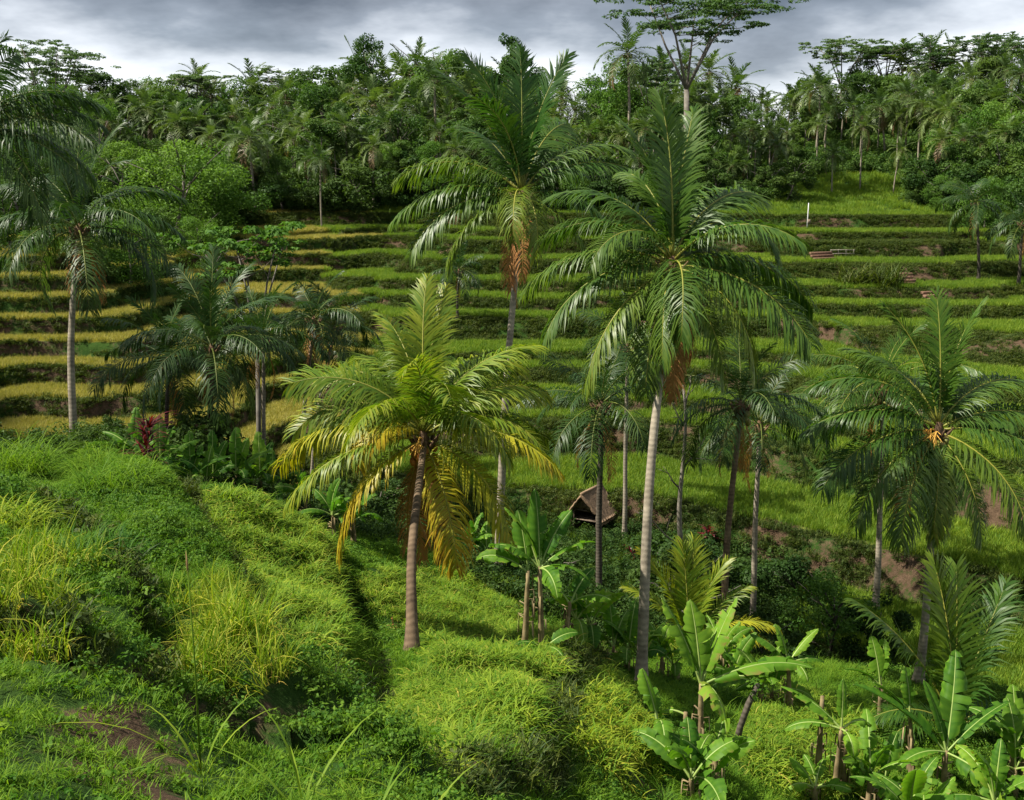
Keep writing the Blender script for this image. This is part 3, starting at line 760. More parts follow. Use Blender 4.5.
palm('tallest near palm with smooth pale grey trunk and shiny drooping fronds', hit(641, 690), P(672, 268, 32),
     [(176, 24, 58, 4.6, YG), (188, 8, 62, 4.6, YG), (212, -18, 48, 4.5, Y1), (150, 62, 62, 4.6, None), (165, 50, 70, 4.2, None), (100, 87, 12, 4.8, (.05, .35)), (60, 84, 20, 4.6, (.05, .35)),
      (130, 80, 28, 4.6, None), (22, 58, 98, 4.3, YG), (35, 62, 62, 4.6, None), (0, 18, 58, 4.6, None), (-22, 2, 46, 4.7, None), (-42, -8, 62, 4.2, Y1), (-88, 20, 95, 3.8, YG),
      (210, 62, 112, 3.4, None), (-105, -5, 70, 3.6, YG), (-60, -25, 45, 3.8, None), (80, 40, 60, 4.5, None), (50, 20, 55, 4.5, None), (125, 25, 60, 4.4, None), (240, -40, 35, 3.8, YG)],
     'palm', 'bark_grey', .16, 12, 12, 'nut_g', extra=4, dead=4, lw=.052)
palm('tall palm with upright feathery crown rising against the sky', hit(497, 576), P(522, 198, 41),
     [(90, 88, 10, 5.2, (.02, .25)), (160, 80, 14, 5.2, (.02, .25)), (20, 82, 14, 5.2, (.02, .25)), (175, 70, 20, 5.0, (.02, .3)), (170, 44, 62, 4.9, YG), (178, 20, 50, 5.0, None), (184, 8, 58, 4.9, YG),
      (12, 56, 58, 4.7, YG), (5, 42, 52, 4.6, None), (-5, 15, 70, 4.2, None), (-100, 25, 105, 3.4, Y1), (-75, 10, 105, 3.4, Y1), (-20, -15, 50, 4.0, None), (200, -10, 50, 4.0, None),
      (130, 60, 50, 4.8, None), (60, 62, 45, 4.8, None), (-120, 74, 45, 4.6, None)],
     'palm', 'bark_grey', .16, 13, 7, 'nut_g', extra=4, dead=3, n=76, lw=.058)
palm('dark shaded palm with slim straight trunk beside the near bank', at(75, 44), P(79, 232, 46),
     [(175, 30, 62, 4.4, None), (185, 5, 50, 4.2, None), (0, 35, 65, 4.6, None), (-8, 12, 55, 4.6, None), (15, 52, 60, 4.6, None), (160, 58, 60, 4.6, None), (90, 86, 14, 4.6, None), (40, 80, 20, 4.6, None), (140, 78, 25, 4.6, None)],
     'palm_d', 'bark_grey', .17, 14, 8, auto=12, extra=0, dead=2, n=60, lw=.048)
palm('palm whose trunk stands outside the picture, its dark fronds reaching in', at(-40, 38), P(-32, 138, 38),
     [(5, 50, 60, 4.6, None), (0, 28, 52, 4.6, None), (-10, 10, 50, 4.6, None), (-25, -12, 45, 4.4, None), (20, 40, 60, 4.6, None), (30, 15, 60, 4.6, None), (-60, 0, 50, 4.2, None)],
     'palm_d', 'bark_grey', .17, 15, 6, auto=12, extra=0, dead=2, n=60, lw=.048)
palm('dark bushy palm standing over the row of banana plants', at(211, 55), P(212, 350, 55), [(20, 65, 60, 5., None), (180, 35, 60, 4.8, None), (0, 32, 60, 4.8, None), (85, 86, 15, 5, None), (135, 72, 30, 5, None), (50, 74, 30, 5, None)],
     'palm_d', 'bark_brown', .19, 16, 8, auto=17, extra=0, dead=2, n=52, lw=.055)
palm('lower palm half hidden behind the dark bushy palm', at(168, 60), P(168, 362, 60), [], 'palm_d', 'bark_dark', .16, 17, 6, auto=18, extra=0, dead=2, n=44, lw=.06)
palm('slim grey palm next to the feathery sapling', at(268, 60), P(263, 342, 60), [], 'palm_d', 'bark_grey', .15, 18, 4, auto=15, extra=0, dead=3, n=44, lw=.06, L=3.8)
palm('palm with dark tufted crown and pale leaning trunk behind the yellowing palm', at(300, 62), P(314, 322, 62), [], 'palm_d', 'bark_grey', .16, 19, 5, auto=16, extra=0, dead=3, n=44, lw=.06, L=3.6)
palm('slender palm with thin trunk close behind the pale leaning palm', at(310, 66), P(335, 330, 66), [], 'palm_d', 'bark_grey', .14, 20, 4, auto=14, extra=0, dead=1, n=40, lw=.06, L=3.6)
palm('palm with yellow flower stalk standing over the broad banana leaves', hit(918, 682), P(938, 432, 36),
     [(88, 86, 10, 4.4, None), (150, 78, 18, 4.4, None), (40, 80, 18, 4.4, None), (175, 30, 55, 4.6, None), (185, 5, 48, 4.6, None), (200, -15, 45, 4.4, YG), (225, -28, 40, 4.2, YG), (5, 28, 48, 4.6, None), (-12, 10, 45, 4.6, None), (-35, -15, 45, 4.3, None),
      (20, 55, 65, 4.4, YG), (-60, -35, 35, 3.8, None), (255, -35, 40, 3.6, Y1), (165, 55, 60, 4.4, None), (-100, -40, 40, 3.6, None)], 'palm', 'bark_grey', .155, 21, 10, 'nut_g', extra=5, flower=2, dead=3, lw=.052)
palm('palm partly hidden behind the palm with the yellow flower stalk', at(875, 50), P(882, 392, 50), [(170, 30, 60, 4.2, None), (185, 5, 55, 4.2, None), (10, 60, 60, 4.2, None)], 'palm', 'bark_grey', .16, 22, 6, auto=14, extra=0, dead=2, n=52, lw=.05)
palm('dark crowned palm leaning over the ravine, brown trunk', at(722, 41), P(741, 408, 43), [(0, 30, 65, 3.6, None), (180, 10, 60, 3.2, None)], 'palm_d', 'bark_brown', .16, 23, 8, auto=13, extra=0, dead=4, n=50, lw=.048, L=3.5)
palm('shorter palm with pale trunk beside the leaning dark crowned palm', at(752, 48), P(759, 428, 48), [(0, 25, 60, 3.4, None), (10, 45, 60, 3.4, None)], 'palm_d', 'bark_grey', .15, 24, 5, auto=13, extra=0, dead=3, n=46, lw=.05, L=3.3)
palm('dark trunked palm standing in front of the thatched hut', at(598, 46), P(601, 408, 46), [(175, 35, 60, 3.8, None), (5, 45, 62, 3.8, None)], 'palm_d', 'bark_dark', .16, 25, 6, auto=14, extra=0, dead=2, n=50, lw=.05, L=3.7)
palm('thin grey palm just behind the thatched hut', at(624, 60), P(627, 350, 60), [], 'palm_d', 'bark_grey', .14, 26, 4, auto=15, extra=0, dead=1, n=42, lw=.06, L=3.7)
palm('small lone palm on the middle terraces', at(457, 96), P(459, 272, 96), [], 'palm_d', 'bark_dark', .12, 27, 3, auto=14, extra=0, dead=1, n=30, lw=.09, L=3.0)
palm('small dark palm at the end of the upper rice strips', at(978, 108), P(975, 205, 108), [], 'palm_d', 'bark_dark', .16, 28, 3, auto=16, extra=0, dead=1, n=30, lw=.1, L=3.9)
palm('dark palm at the picture edge beyond the upper rice strips', at(1018, 104), P(1022, 225, 104), [], 'palm_d', 'bark_dark', .16, 29, 3, auto=16, extra=0, dead=1, n=30, lw=.1, L=3.9)

def young_palm(label, base, specs, leaf, L, seed, tone=(.1, .5)):
    g = rs(seed); b = np.array(base, float)
    root = thing('young_palm', b, label, 'palm tree', 'young trunkless palms')
    mb = MB(); tube(mb, np.array([[0, 0, -.2], [0, 0, .3], [0, 0, .7]]), [.16, .14, .06], 8); mb.build('trunk', M['husk'], root)
    for (az, e0, dp, l, tn) in specs:
        t0, t1 = tn or tone
        frond_mesh(g, az, e0, dp, l * 1.1, 72, 1.0, t0, t1, .065, .15 if e0 > 70 else .35, 3, False, g.randn() * .1).build('frond', [M[leaf], M['rachis']], root, (0, 0, .4))
young_palm('young palm with orange midrib in the ravine behind the grey trunk', at(688, 38.5), [(100, 84, 10, 3.6, None), (150, 76, 18, 3.6, (.2, .7)), (165, 70, 45, 3.0, None), (30, 78, 25, 3.3, None), (20, 62, 30, 3.0, None), (-10, 45, 65, 3.0, (.4, .9)), (175, 45, 75, 2.6, (.4, .9)), (-50, 50, 60, 2.6, None), (-120, 52, 60, 2.4, None), (75, 80, 15, 3.7, (.1, .5)), (0, 52, 60, 3.2, (.5, 1.))], 'palm_y', 3.2, 31, (.1, .5))
young_palm('young palm with pale upright leaf between the broad banana leaves', at(952, 29), [(110, 84, 8, 4.2, (.3, .7)), (80, 84, 10, 4.1, (.1, .4)), (165, 68, 25, 4.2, (.1, .5)), (35, 70, 18, 4.0, None), (178, 38, 75, 2.8, None), (0, 38, 70, 2.8, None), (-15, 30, 80, 2.6, None), (195, 30, 80, 2.6, None)], 'palm', 3.2, 32, (.02, .3))

# ------------------------------------------------------------------ bananas
def banana_leaf(g, az, e0, droop, L, W, tint=(0, .6), stalk=.3, tear=.25):
    mb = MB(); K = 26; s = np.linspace(0, 1, K)
    ph = R(e0) - R(droop) * s ** 1.6; a = R(az) + g.randn() * .12 * s ** 2
    T = np.stack([np.cos(ph) * np.cos(a), np.cos(ph) * np.sin(a), np.sin(ph)], 1)
    p = np.r_[np.zeros((1, 3)), np.cumsum((T[:-1] + T[1:]) / 2 * L / (K - 1), 0)]
    Sd = np.stack([-np.sin(a), np.cos(a), 0 * a], 1); U = np.stack([-np.sin(ph) * np.cos(a), -np.sin(ph) * np.sin(a), np.cos(ph)], 1)
    roll = g.randn() * .35; Sd, U = Sd * math.cos(roll) + U * math.sin(roll), U * math.cos(roll) - Sd * math.sin(roll)
    tube(mb, p, np.linspace(.032, .008, K), 5, np.full(K, .8), 1)
    s0 = stalk / L; f = np.clip((s - s0) / (1 - s0), 0, 1)
    wid = W * .5 * np.clip(np.sin(np.pi * f ** .8) ** .55, 0, 1) * (s > s0)
    fold = R(g.uniform(8, 32)); t = g.uniform(*tint)
    for sd in (-1, 1):
        k = int(s0 * K) + 1
        while k < K - 1:
            e = min(K - 1, k + (g.randint(2, 6) if g.rand() < tear * 2.2 else K)) if tear > 0 else K - 1
            ex = g.randn() * .34 if tear > 0 else 0; sh = 1 + .1 * g.randn(); sk = .25 + .16 * g.randn()
            idx = np.arange(k, e + 1); C_ = 4; V = []
            for c in range(C_):
                q = c / (C_ - 1)
                an = fold + ex * q - q * q * .55
                wv = wid[idx] * sh * (1 + .07 * np.sin(idx * 2.1 + sd) + .05 * g.randn(len(idx)) * (c == 3))
                V.append(p[idx] + (Sd[idx] * sd * math.cos(an) + U[idx] * math.sin(an)) * (wv * q)[:, None] + T[idx] * (wv * q * sk)[:, None] + U[idx] * .012 * math.sin(c * 2) )
            V = np.stack(V, 1); m = len(idx)
            i = np.arange(m - 1)[:, None] * C_; j = np.arange(C_ - 1)[None]
            qd = np.stack([i + j, i + j + 1, i + C_ + j + 1, i + C_ + j], -1).reshape(-1, 4)
            rib = (np.arange(m) % 2)[:, None] * .22 + np.zeros((1, C_))
            edge = (np.arange(C_) == 3)[None] * (g.rand(m) < .3)[:, None] * .9
            mb.add(V.reshape(-1, 3), qd, None, (t + rib + edge + .08 * g.randn()).clip(0, 1.9).ravel())
            k = e
    return mb
def banana(label, base, stems, seed, sc=1., tint=(0, .6), group='banana plants on the slope'):
    """stems: (dx, dy, height, [(az,e0,droop,L,W)...] or count)"""
    g = rs(seed); root = thing('banana_plant', base, label, 'banana plant', group)
    for (dx, dy, H, lv) in stems:
        lean = g.randn(2) * .08 * H
        top = np.array([dx + lean[0], dy + lean[1], H])
        mb = MB(); K = 8; t = np.linspace(0, 1, K)[:, None]
        c = np.array([dx, dy, -.15]) * (1 - t) + top * t
        tube(mb, c, np.interp(t[:, 0], [0, .2, 1], [.11, .09, .045]) * sc, 9, rough=.05, rng=g)
        for j in range(9):
            z = g.rand() * .6 + .3; b = np.array([dx, dy, 0]) * (1 - z) + top * z; a = g.rand() * 6.28
            d = np.array([math.cos(a), math.sin(a), 0]); w = np.array([-d[1], d[0], 0]) * .022 * sc
            q = [b + d * .06, b + d * .2 + [0, 0, .05], b + d * .22 + [0, 0, -.35 * g.rand() - .15]]
            V = np.concatenate([[x - w, x + w] for x in q]); mb.add(V, [[0, 1, 3, 2], [2, 3, 5, 4]], None, 0)
        mb.build('stem', M['banana_stem'], root)
        if isinstance(lv, int):
            off = g.rand() * 360
            lv = [(off + j * 137.5, 82 - 62 * (j + .3) / lv_n + g.randn() * 6, 35 + 60 * (j + .5) / lv_n, g.uniform(1.2, 1.7) * sc, g.uniform(.4, .52) * sc) for lv_n in (lv,) for j in range(lv)]
        for (az, e0, dp, L, W) in lv:
            banana_leaf(g, az, e0, dp, L, W, tint, .25 * sc, .3 + .45 * g.rand() ** 2).build('leaf', [M['banana'], M['banana_rib']], root, top - np.array([0, 0, .06]))
    return root
b = hit(700, 770, 18)
banana('broad leaved banana with glowing upright leaf beside the grey palm base', b,
       [(0, 0, 2.1, [(150, 70, 25, 2.1, .6), (110, 78, 15, 1.9, .6), (40, 64, 10, 2.1, .5), (5, 26, 45, 2.6, .5), (-80, 30, 110, 1.9, .75), (60, 60, 30, 1.5, .5)]),
        (-.75, .1, 1.15, [(125, 70, 20, 1.3, .45), (-90, 50, 150, 1.5, .42), (100, 60, 50, 1.0, .4)]),
        (.3, -.3, .6, [(60, 60, 40, .9, .3), (150, 55, 70, .9, .3), (20, 35, 60, 1.0, .32), (-80, 40, 80, .9, .3)]), (-.3, .1, 1.3, [(160, 20, 90, .7, .2)])], 41, 1., (.25, 1.))
banana('two stemmed banana with brown trunks beside the rice corner', hit(540, 656, 26),
       [(-.4, 0, 2.3, [(120, 78, 20, 1.6, .5), (170, 40, 80, 1.5, .4), (95, 60, 40, 1.5, .5)]),
        (.05, 0, 2.4, [(100, 82, 15, 2.0, .6), (40, 62, 25, 1.7, .45), (15, 40, 45, 1.6, .5), (175, 50, 70, 1.5, .45), (-70, 20, 100, 1.4, .45), (-30, 25, 70, 1.5, .45), (150, 70, 40, 1.8, .5)]),
        (.6, .3, 1.3, [(50, 50, 50, 1.3, .4), (-20, 40, 70, 1.2, .4), (150, 50, 60, 1.2, .4)]), (.1, -.4, .4, [(10, 45, 60, 1.0, .35), (200, 40, 60, .9, .3), (-60, 35, 70, .9, .3)])], 42)
banana('low leafy banana clump just short of the tallest near palm', hit(622, 672, 28), [(-.3, 0, .9, [(110, 80, 20, 1.6, .5), (170, 55, 60, 1.4, .45), (60, 60, 50, 1.4, .45)]), (.2, .2, .7, 6), (.5, 0, .5, 5)], 43)
banana('small banana with one brown stem beyond the glowing banana', hit(790, 712, 28), [(0, 0, 1.5, [(160, 50, 40, 1.4, .4), (30, 48, 20, 1.4, .36), (120, 72, 30, 1.2, .4), (10, 20, 60, 1.2, .36), (-70, 30, 90, 1.2, .4), (200, 30, 80, 1.2, .36)])], 44)
banana('banana with two tall brown stems and few torn leaves', hit(835, 790, 22), [(-.35, .3, 2.3, []), (0, 0, 1.75, [(80, 84, 15, 1.2, .3), (150, 40, 35, 1.7, .42), (165, 15, 60, 1.4, .4), (-85, 20, 110, 1.0, .4), (20, 30, 100, 1.0, .35)]), (.25, .1, 1.4, [(-80, 20, 100, .9, .35)]), (-.6, -.5, .5, [(120, 70, 50, .8, .3), (-40, 40, 60, 1., .3)])], 45, 1., (0, .8))
banana('largest banana with wide dark green leaves and brown stem', hit(942, 800, 19), [(0, 0, 1.35, [(160, 44, 32, 2.9, .75), (62, 62, 12, 2.7, .75), (20, 40, 30, 2.3, .5), (-60, 5, 70, 2.2, .7), (120, 70, 25, 1.9, .6), (200, 20, 80, 1.7, .5)]), (-.55, .6, 2.1, [(100, 80, 20, 1.3, .45), (160, 55, 40, 1.3, .4)])], 46, 1.1, (0, .5))
banana('banana with pale drooping leaf cut by the picture edge', hit(1016, 800, 19), [(0, 0, .9, [(88, 80, 40, 1.9, .6), (200, 30, 70, 1.3, .45), (20, 60, 50, 1.6, .5), (-70, 40, 80, 1.2, .4)])], 47, 1., (.2, .8))
banana('banana with two bright upright leaves behind the pale young palm leaf', hit(880, 720, 27), [(0, 0, 1.2, [(120, 78, 20, 1.5, .45), (70, 74, 20, 1.4, .45), (170, 45, 60, 1.2, .4)])], 48)
rowl = ['first banana of the row below the dark bushy palm, at the red leaved plant', 'second banana of the row, with one tall folded leaf', 'third banana of the row, low with spreading leaves', 'fourth banana of the row, in front of the brown palm trunk',
        'fifth banana of the row, with narrow upright leaves', 'last banana of the row, with one broad upright leaf']
for k, (px, Yd, H) in enumerate([(138, 39, .6), (163, 38, .9), (192, 38, .7), (215, 40, .9), (238, 39, .9), (262, 40, 1.0)]):
    g = rs(500 + k)
    banana(rowl[k], at(px, Yd), [(0, 0, H, [(100, 80, 20, 1.8, .5), (165, 50, 55, 1.7, .45), (15, 48, 50, 1.7, .45), (-60, 40, 80, 1.4, .42), (60, 70, 30, 1.5, .4), (-120, 55, 60, 1.4, .4)]), (.5, .2, .5, 5)], 500 + k, 1., (0, .4), 'row of banana plants')
banana('dark banana hanging over the edge below the curved rice plot', at(335, 37), [(0, 0, 1.0, 6), (.6, .4, .7, 5)], 510, 1., (0, .3))
banana('banana with large drooping leaves below the last of the row', at(305, 39), [(0, 0, 1.1, 7)], 511, 1., (0, .3))
banana('small banana at the foot of the feathery crowned palm trunk', at(470, 41), [(0, 0, .8, 6), (.6, .1, .5, 4)], 512, 1., (0, .4))
banana('small banana low among the plants near the picture bottom', hit(815, 806, 18), [(0, 0, .5, [(150, 60, 40, .9, .35), (60, 50, 60, .9, .3), (-30, 35, 60, .9, .3), (200, 40, 70, .8, .3)])], 513, 1., (.2, .8))

for k, (px, Yd, H, n, lab) in enumerate([(662, 33, .8, 6, 'low banana close against the grey base of the tallest near palm'), (735, 34, .7, 6, 'low banana behind the leaning stump'), (758, 30, .6, 5, 'little banana between the glowing banana and the small brown stemmed one'),
        (868, 24, .9, 6, 'banana just behind the two tall brown stems'), (905, 22, .8, 6, 'banana crowding the stem of the largest banana'), (985, 23, 1.0, 7, 'banana behind the largest banana, next to the pale drooping leaf'),
        (1010, 27, 1.1, 6, 'banana beyond the pale drooping leaf at the picture edge'), (690, 21, .5, 6, 'leafy banana sucker under the glowing banana'), (575, 31, .6, 5, 'small banana sucker beside the two stemmed banana'), (720, 36, 1.0, 6, 'banana in the ravine under the young palm with orange midrib')]):
    banana(lab, at(px, Yd), [(0, 0, H, n), (.45, .2, H * .55, 4)], 530 + k, 1.05, (.1, .7))

# ------------------------------------------------------------------ broadleaf, umbrella trees, shrubs
def grow_tree(seed, H=10., spread=3.6, blobs=34, per=130, leaf=.36, trunk_r=.2, low=.25, mat_='broad', shape='round', nbr=7):
    g = rs(seed); tb = MB(); cb = MB()
    h0 = H * low
    top = np.array([g.randn() * .4, g.randn() * .4, H * .82])
    t = np.linspace(0, 1, 8)[:, None]
    tr = np.array([0, 0, -.6]) * (1 - t) + top * t + np.c_[np.sin(t * 5) * .2, np.cos(t * 4) * .2 - .2, 0 * t]
    tube(tb, tr, np.linspace(trunk_r, trunk_r * .3, 8), 7)
    for j in range(nbr):
        f = g.uniform(.35, .95); b = tr[int(f * 7)]; a = g.rand() * 6.28
        e = b + np.array([math.cos(a), math.sin(a), .5 + g.rand() * .5]) * spread * g.uniform(.5, .9)
        tube(tb, np.array([b, (b + e) / 2 + [0, 0, .2], e]), [trunk_r * .45, trunk_r * .3, trunk_r * .1], 5)
    for j in range(blobs):
        z = g.uniform(h0, H); f = (z - h0) / (H - h0)
        w = spread * math.sqrt(max(.05, 1 - (2 * f - .85) ** 2 / 1.5)) if shape == 'round' else spread * (.35 + .65 * math.sin(math.pi * min(1, f * .9 + .12)))
        a = g.rand() * 6.28; r = w * math.sqrt(g.rand()) * (.95)
        c = np.array([math.cos(a) * r, math.sin(a) * r, z]) + tr[min(7, int(f * 7))] * [1, 1, 0]
        br = g.uniform(.55, 1.15) * spread * .3
        tn = g.uniform(0, .55)
        leafcards(cb, g, c, int(per * (br / (spread * .3)) ** 2), br, leaf, .5, (tn, tn + .5), .75, .55)
    return tb, cb
def umbrella(seed, H=16., spread=7., plates=20, leaf=.4, r=.3, fork=.45, per=150):
    g = rs(seed); tb = MB(); cb = MB()
    c0 = np.array([0, 0, -.6]); c1 = np.array([g.randn() * .4, 0, H * fork])
    tube(tb, np.array([c0, (c0 + c1) / 2 + [.15, 0, 0], c1]), [r, r * .85, r * .7], 8)
    lim = []
    for j in range(5):
        a = j * 1.256 + g.rand() * .8; d = np.array([math.cos(a), math.sin(a), 0])
        m_ = c1 + d * spread * .28 + [0, 0, H * (.2 + .08 * g.rand())]; e = c1 + d * spread * g.uniform(.45, .65) + [0, 0, H * (1 - fork) * g.uniform(.72, .95)]
        tube(tb, np.array([c1, m_, e]), [r * .45, r * .3, r * .15], 6); lim.append((m_, e))
    for j in range(plates):
        m_, e = lim[j % 5]; b = m_ + (e - m_) * g.rand()
        a = g.rand() * 6.28; d = np.array([math.cos(a), math.sin(a), 0])
        c = b + d * spread * g.uniform(.15, .45) + [0, 0, g.uniform(.2, .9)]
        c[2] = min(c[2], H * (1 - .05 * g.rand()) - .02 * (c[0] ** 2 + c[1] ** 2) / 2)
        tube(tb, np.array([b, (b + c) / 2 + [0, 0, -.1], c]), [r * .14, r * .1, r * .04], 4)
        pr = spread * g.uniform(.16, .3); n = per
        q = nrm(g.randn(n, 3)) * np.sqrt(g.rand(n))[:, None] * np.array([pr, pr * .8, .0])
        for k in range(6):
            leafcards(cb, g, c + np.r_[g.randn(2) * pr * .6, g.randn() * .12], n // 6, pr * .4, leaf, 1.3, (g.rand() * .5, .5 + g.rand() * .5), .2, .5)
    return tb, cb
def copy_thing(proto, loc, rz, sc, label, group, cat=None):
    r = proto['root'].copy(); C.objects.link(r)
    r.location = [float(c) for c in loc]; r.rotation_euler = (0, 0, rz); r.scale = sc if hasattr(sc, '__len__') else (sc,) * 3
    r['label'] = label
    if group: r['group'] = group
    elif 'group' in r: del r['group']
    for ch in proto['parts']:
        c = ch.copy(); C.objects.link(c); c.parent = r
    return r
PROTOS = {}
def proto(key, name, cat, tb, cb, mt, mc):
    """made once; the first placed copy is the original itself"""
    root = thing(name, (0, 0, 0), '', cat)
    a = tb.build('trunk', mt, root); parts = [a]
    b = cb.build('crown', mc, root); parts.append(b)
    PROTOS[key] = dict(root=root, parts=parts, used=False)
def put(key, loc, rz, sc, label, group=None):
    p = PROTOS[key]
    if not p['used']:
        p['used'] = True; r = p['root']
        r.location = [float(c) for c in loc]; r.rotation_euler = (0, 0, rz); r.scale = sc if hasattr(sc, '__len__') else (sc,) * 3
        tag(r, label, None, group); return r
    return copy_thing(p, loc, rz, sc, label, group)
def far_palm(seed, H, leaf='palm_far', n=24, fr=19, L=4.2):
    g = rs(seed); tb = MB(); cb = MB()
    hub = np.array([g.randn() * .7, g.randn() * .7, H])
    c = trunk_curve(np.zeros(3) - [0, 0, .4], hub, .6, 10); tube(tb, c, np.linspace(.2, .13, 10), 7)
    off = g.rand() * 360
    for j in range(fr):
        age = (j + .5) / fr
        m_ = MB()
        frond_mesh(g, off + j * 137.5, 86 - 118 * age ** .9 + g.randn() * 7, 20 + 55 * min(1, age * 1.5) + g.randn() * 10, L * (.85 + .2 * min(1, 2 * age)), n, 1.0, .1 + .25 * age, .35 + .45 * age, .13, .25 + .45 * age, 2, age > .93, g.randn() * .15, mats=m_)
        v = np.concatenate(m_.v) + hub; cb.v.append(v); cb.a.append(np.concatenate(m_.a))
        for q in m_.q: cb.q.append(q + cb.n)
        for q in m_.qm: cb.qm.append(np.zeros_like(q))
        for q in m_.t: cb.t.append(q + cb.n)
        for q in m_.tm: cb.tm.append(np.zeros_like(q))
        cb.n += len(v)
    for j in range(7):
        a = g.rand() * 6.28; v = nut_mesh(g, .2); vv = v.v[0] + hub + [math.cos(a) * .35, math.sin(a) * .35, -.4]
        cb.add(vv, v.q[0], None, 1.9)
    return tb, cb
for k in range(6):
    proto(f'palm{k}', 'coconut_palm', 'palm tree', *far_palm(200 + k, [10, 12, 8, 13, 9, 11][k], 'palm_far'), M['bark_grey'], M['palm_far'])
for k in range(6):
    proto(f'tree{k}', 'forest_tree', 'tree', *grow_tree(220 + k, [9, 11, 8, 10, 12, 9][k], [3.4, 3.8, 3.6, 3.0, 3.6, 4.0][k], 36, 270, .25, .2, [.15, .2, .1, .25, .2, .1][k]), M['bark_tree'], M['broad'])
for k in range(3):
    proto(f'light{k}', 'forest_tree', 'tree', *grow_tree(240 + k, [8, 9, 7][k], [4.2, 3.6, 3.8][k], 48, 330, .17, .16, .04), M['bark_tree'], M['broad_l'])
for k in range(4):
    proto(f'umb{k}', 'umbrella_tree', 'tree', *umbrella(260 + k, [15, 16, 14, 17][k], [6.5, 7.5, 6, 7][k], [40, 44, 34, 40][k], .25, .26, [.5, .42, .55, .5][k], 240), M['bark_tree'], M['umbrella'])
for k in range(3):
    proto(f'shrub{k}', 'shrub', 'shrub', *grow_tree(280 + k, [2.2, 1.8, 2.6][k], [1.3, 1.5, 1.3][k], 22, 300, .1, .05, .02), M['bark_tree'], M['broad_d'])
proto('sparse', 'sparse_tree', 'tree', *grow_tree(290, 4.6, 1.9, 30, 120, .12, .09, .3, nbr=10), M['bark_dark'], M['broad_l'])
proto('sapling', 'feathery_sapling', 'tree', *umbrella(291, 8.5, 2.6, 18, .16, .1, .55, 130), M['bark_tree'], M['broad_l'])

def ptop(px, py, Y): return P(px, py, Y)
def stand(key, px, Y, topy, label, group=None, seed=0, Hn=None, wx=1.):
    """stand a tree in column px at distance Y so that its top shows at row topy"""
    g = rs(int(px * 7 + Y * 13) % 99991 + seed)
    b = at(px, Y); H = ptop(px, topy, Y)[2] - b[2]
    s = max(.3, H / Hn)
    return put(key, b - np.array([0, 0, .1]), g.rand() * 6.28, (s * wx, s * wx, s), label, group)
HN = {'palm0': 13.2, 'palm1': 15.2, 'palm2': 11.2, 'palm3': 16.2, 'palm4': 12.2, 'palm5': 14.2, 'tree0': 9.6, 'tree1': 11.6, 'tree2': 8.6, 'tree3': 10.6, 'tree4': 12.6, 'tree5': 9.6, 'light0': 8.8, 'light1': 9.6, 'light2': 7.7,
      'umb0': 15.3, 'umb1': 16.3, 'umb2': 14.3, 'umb3': 17.3}
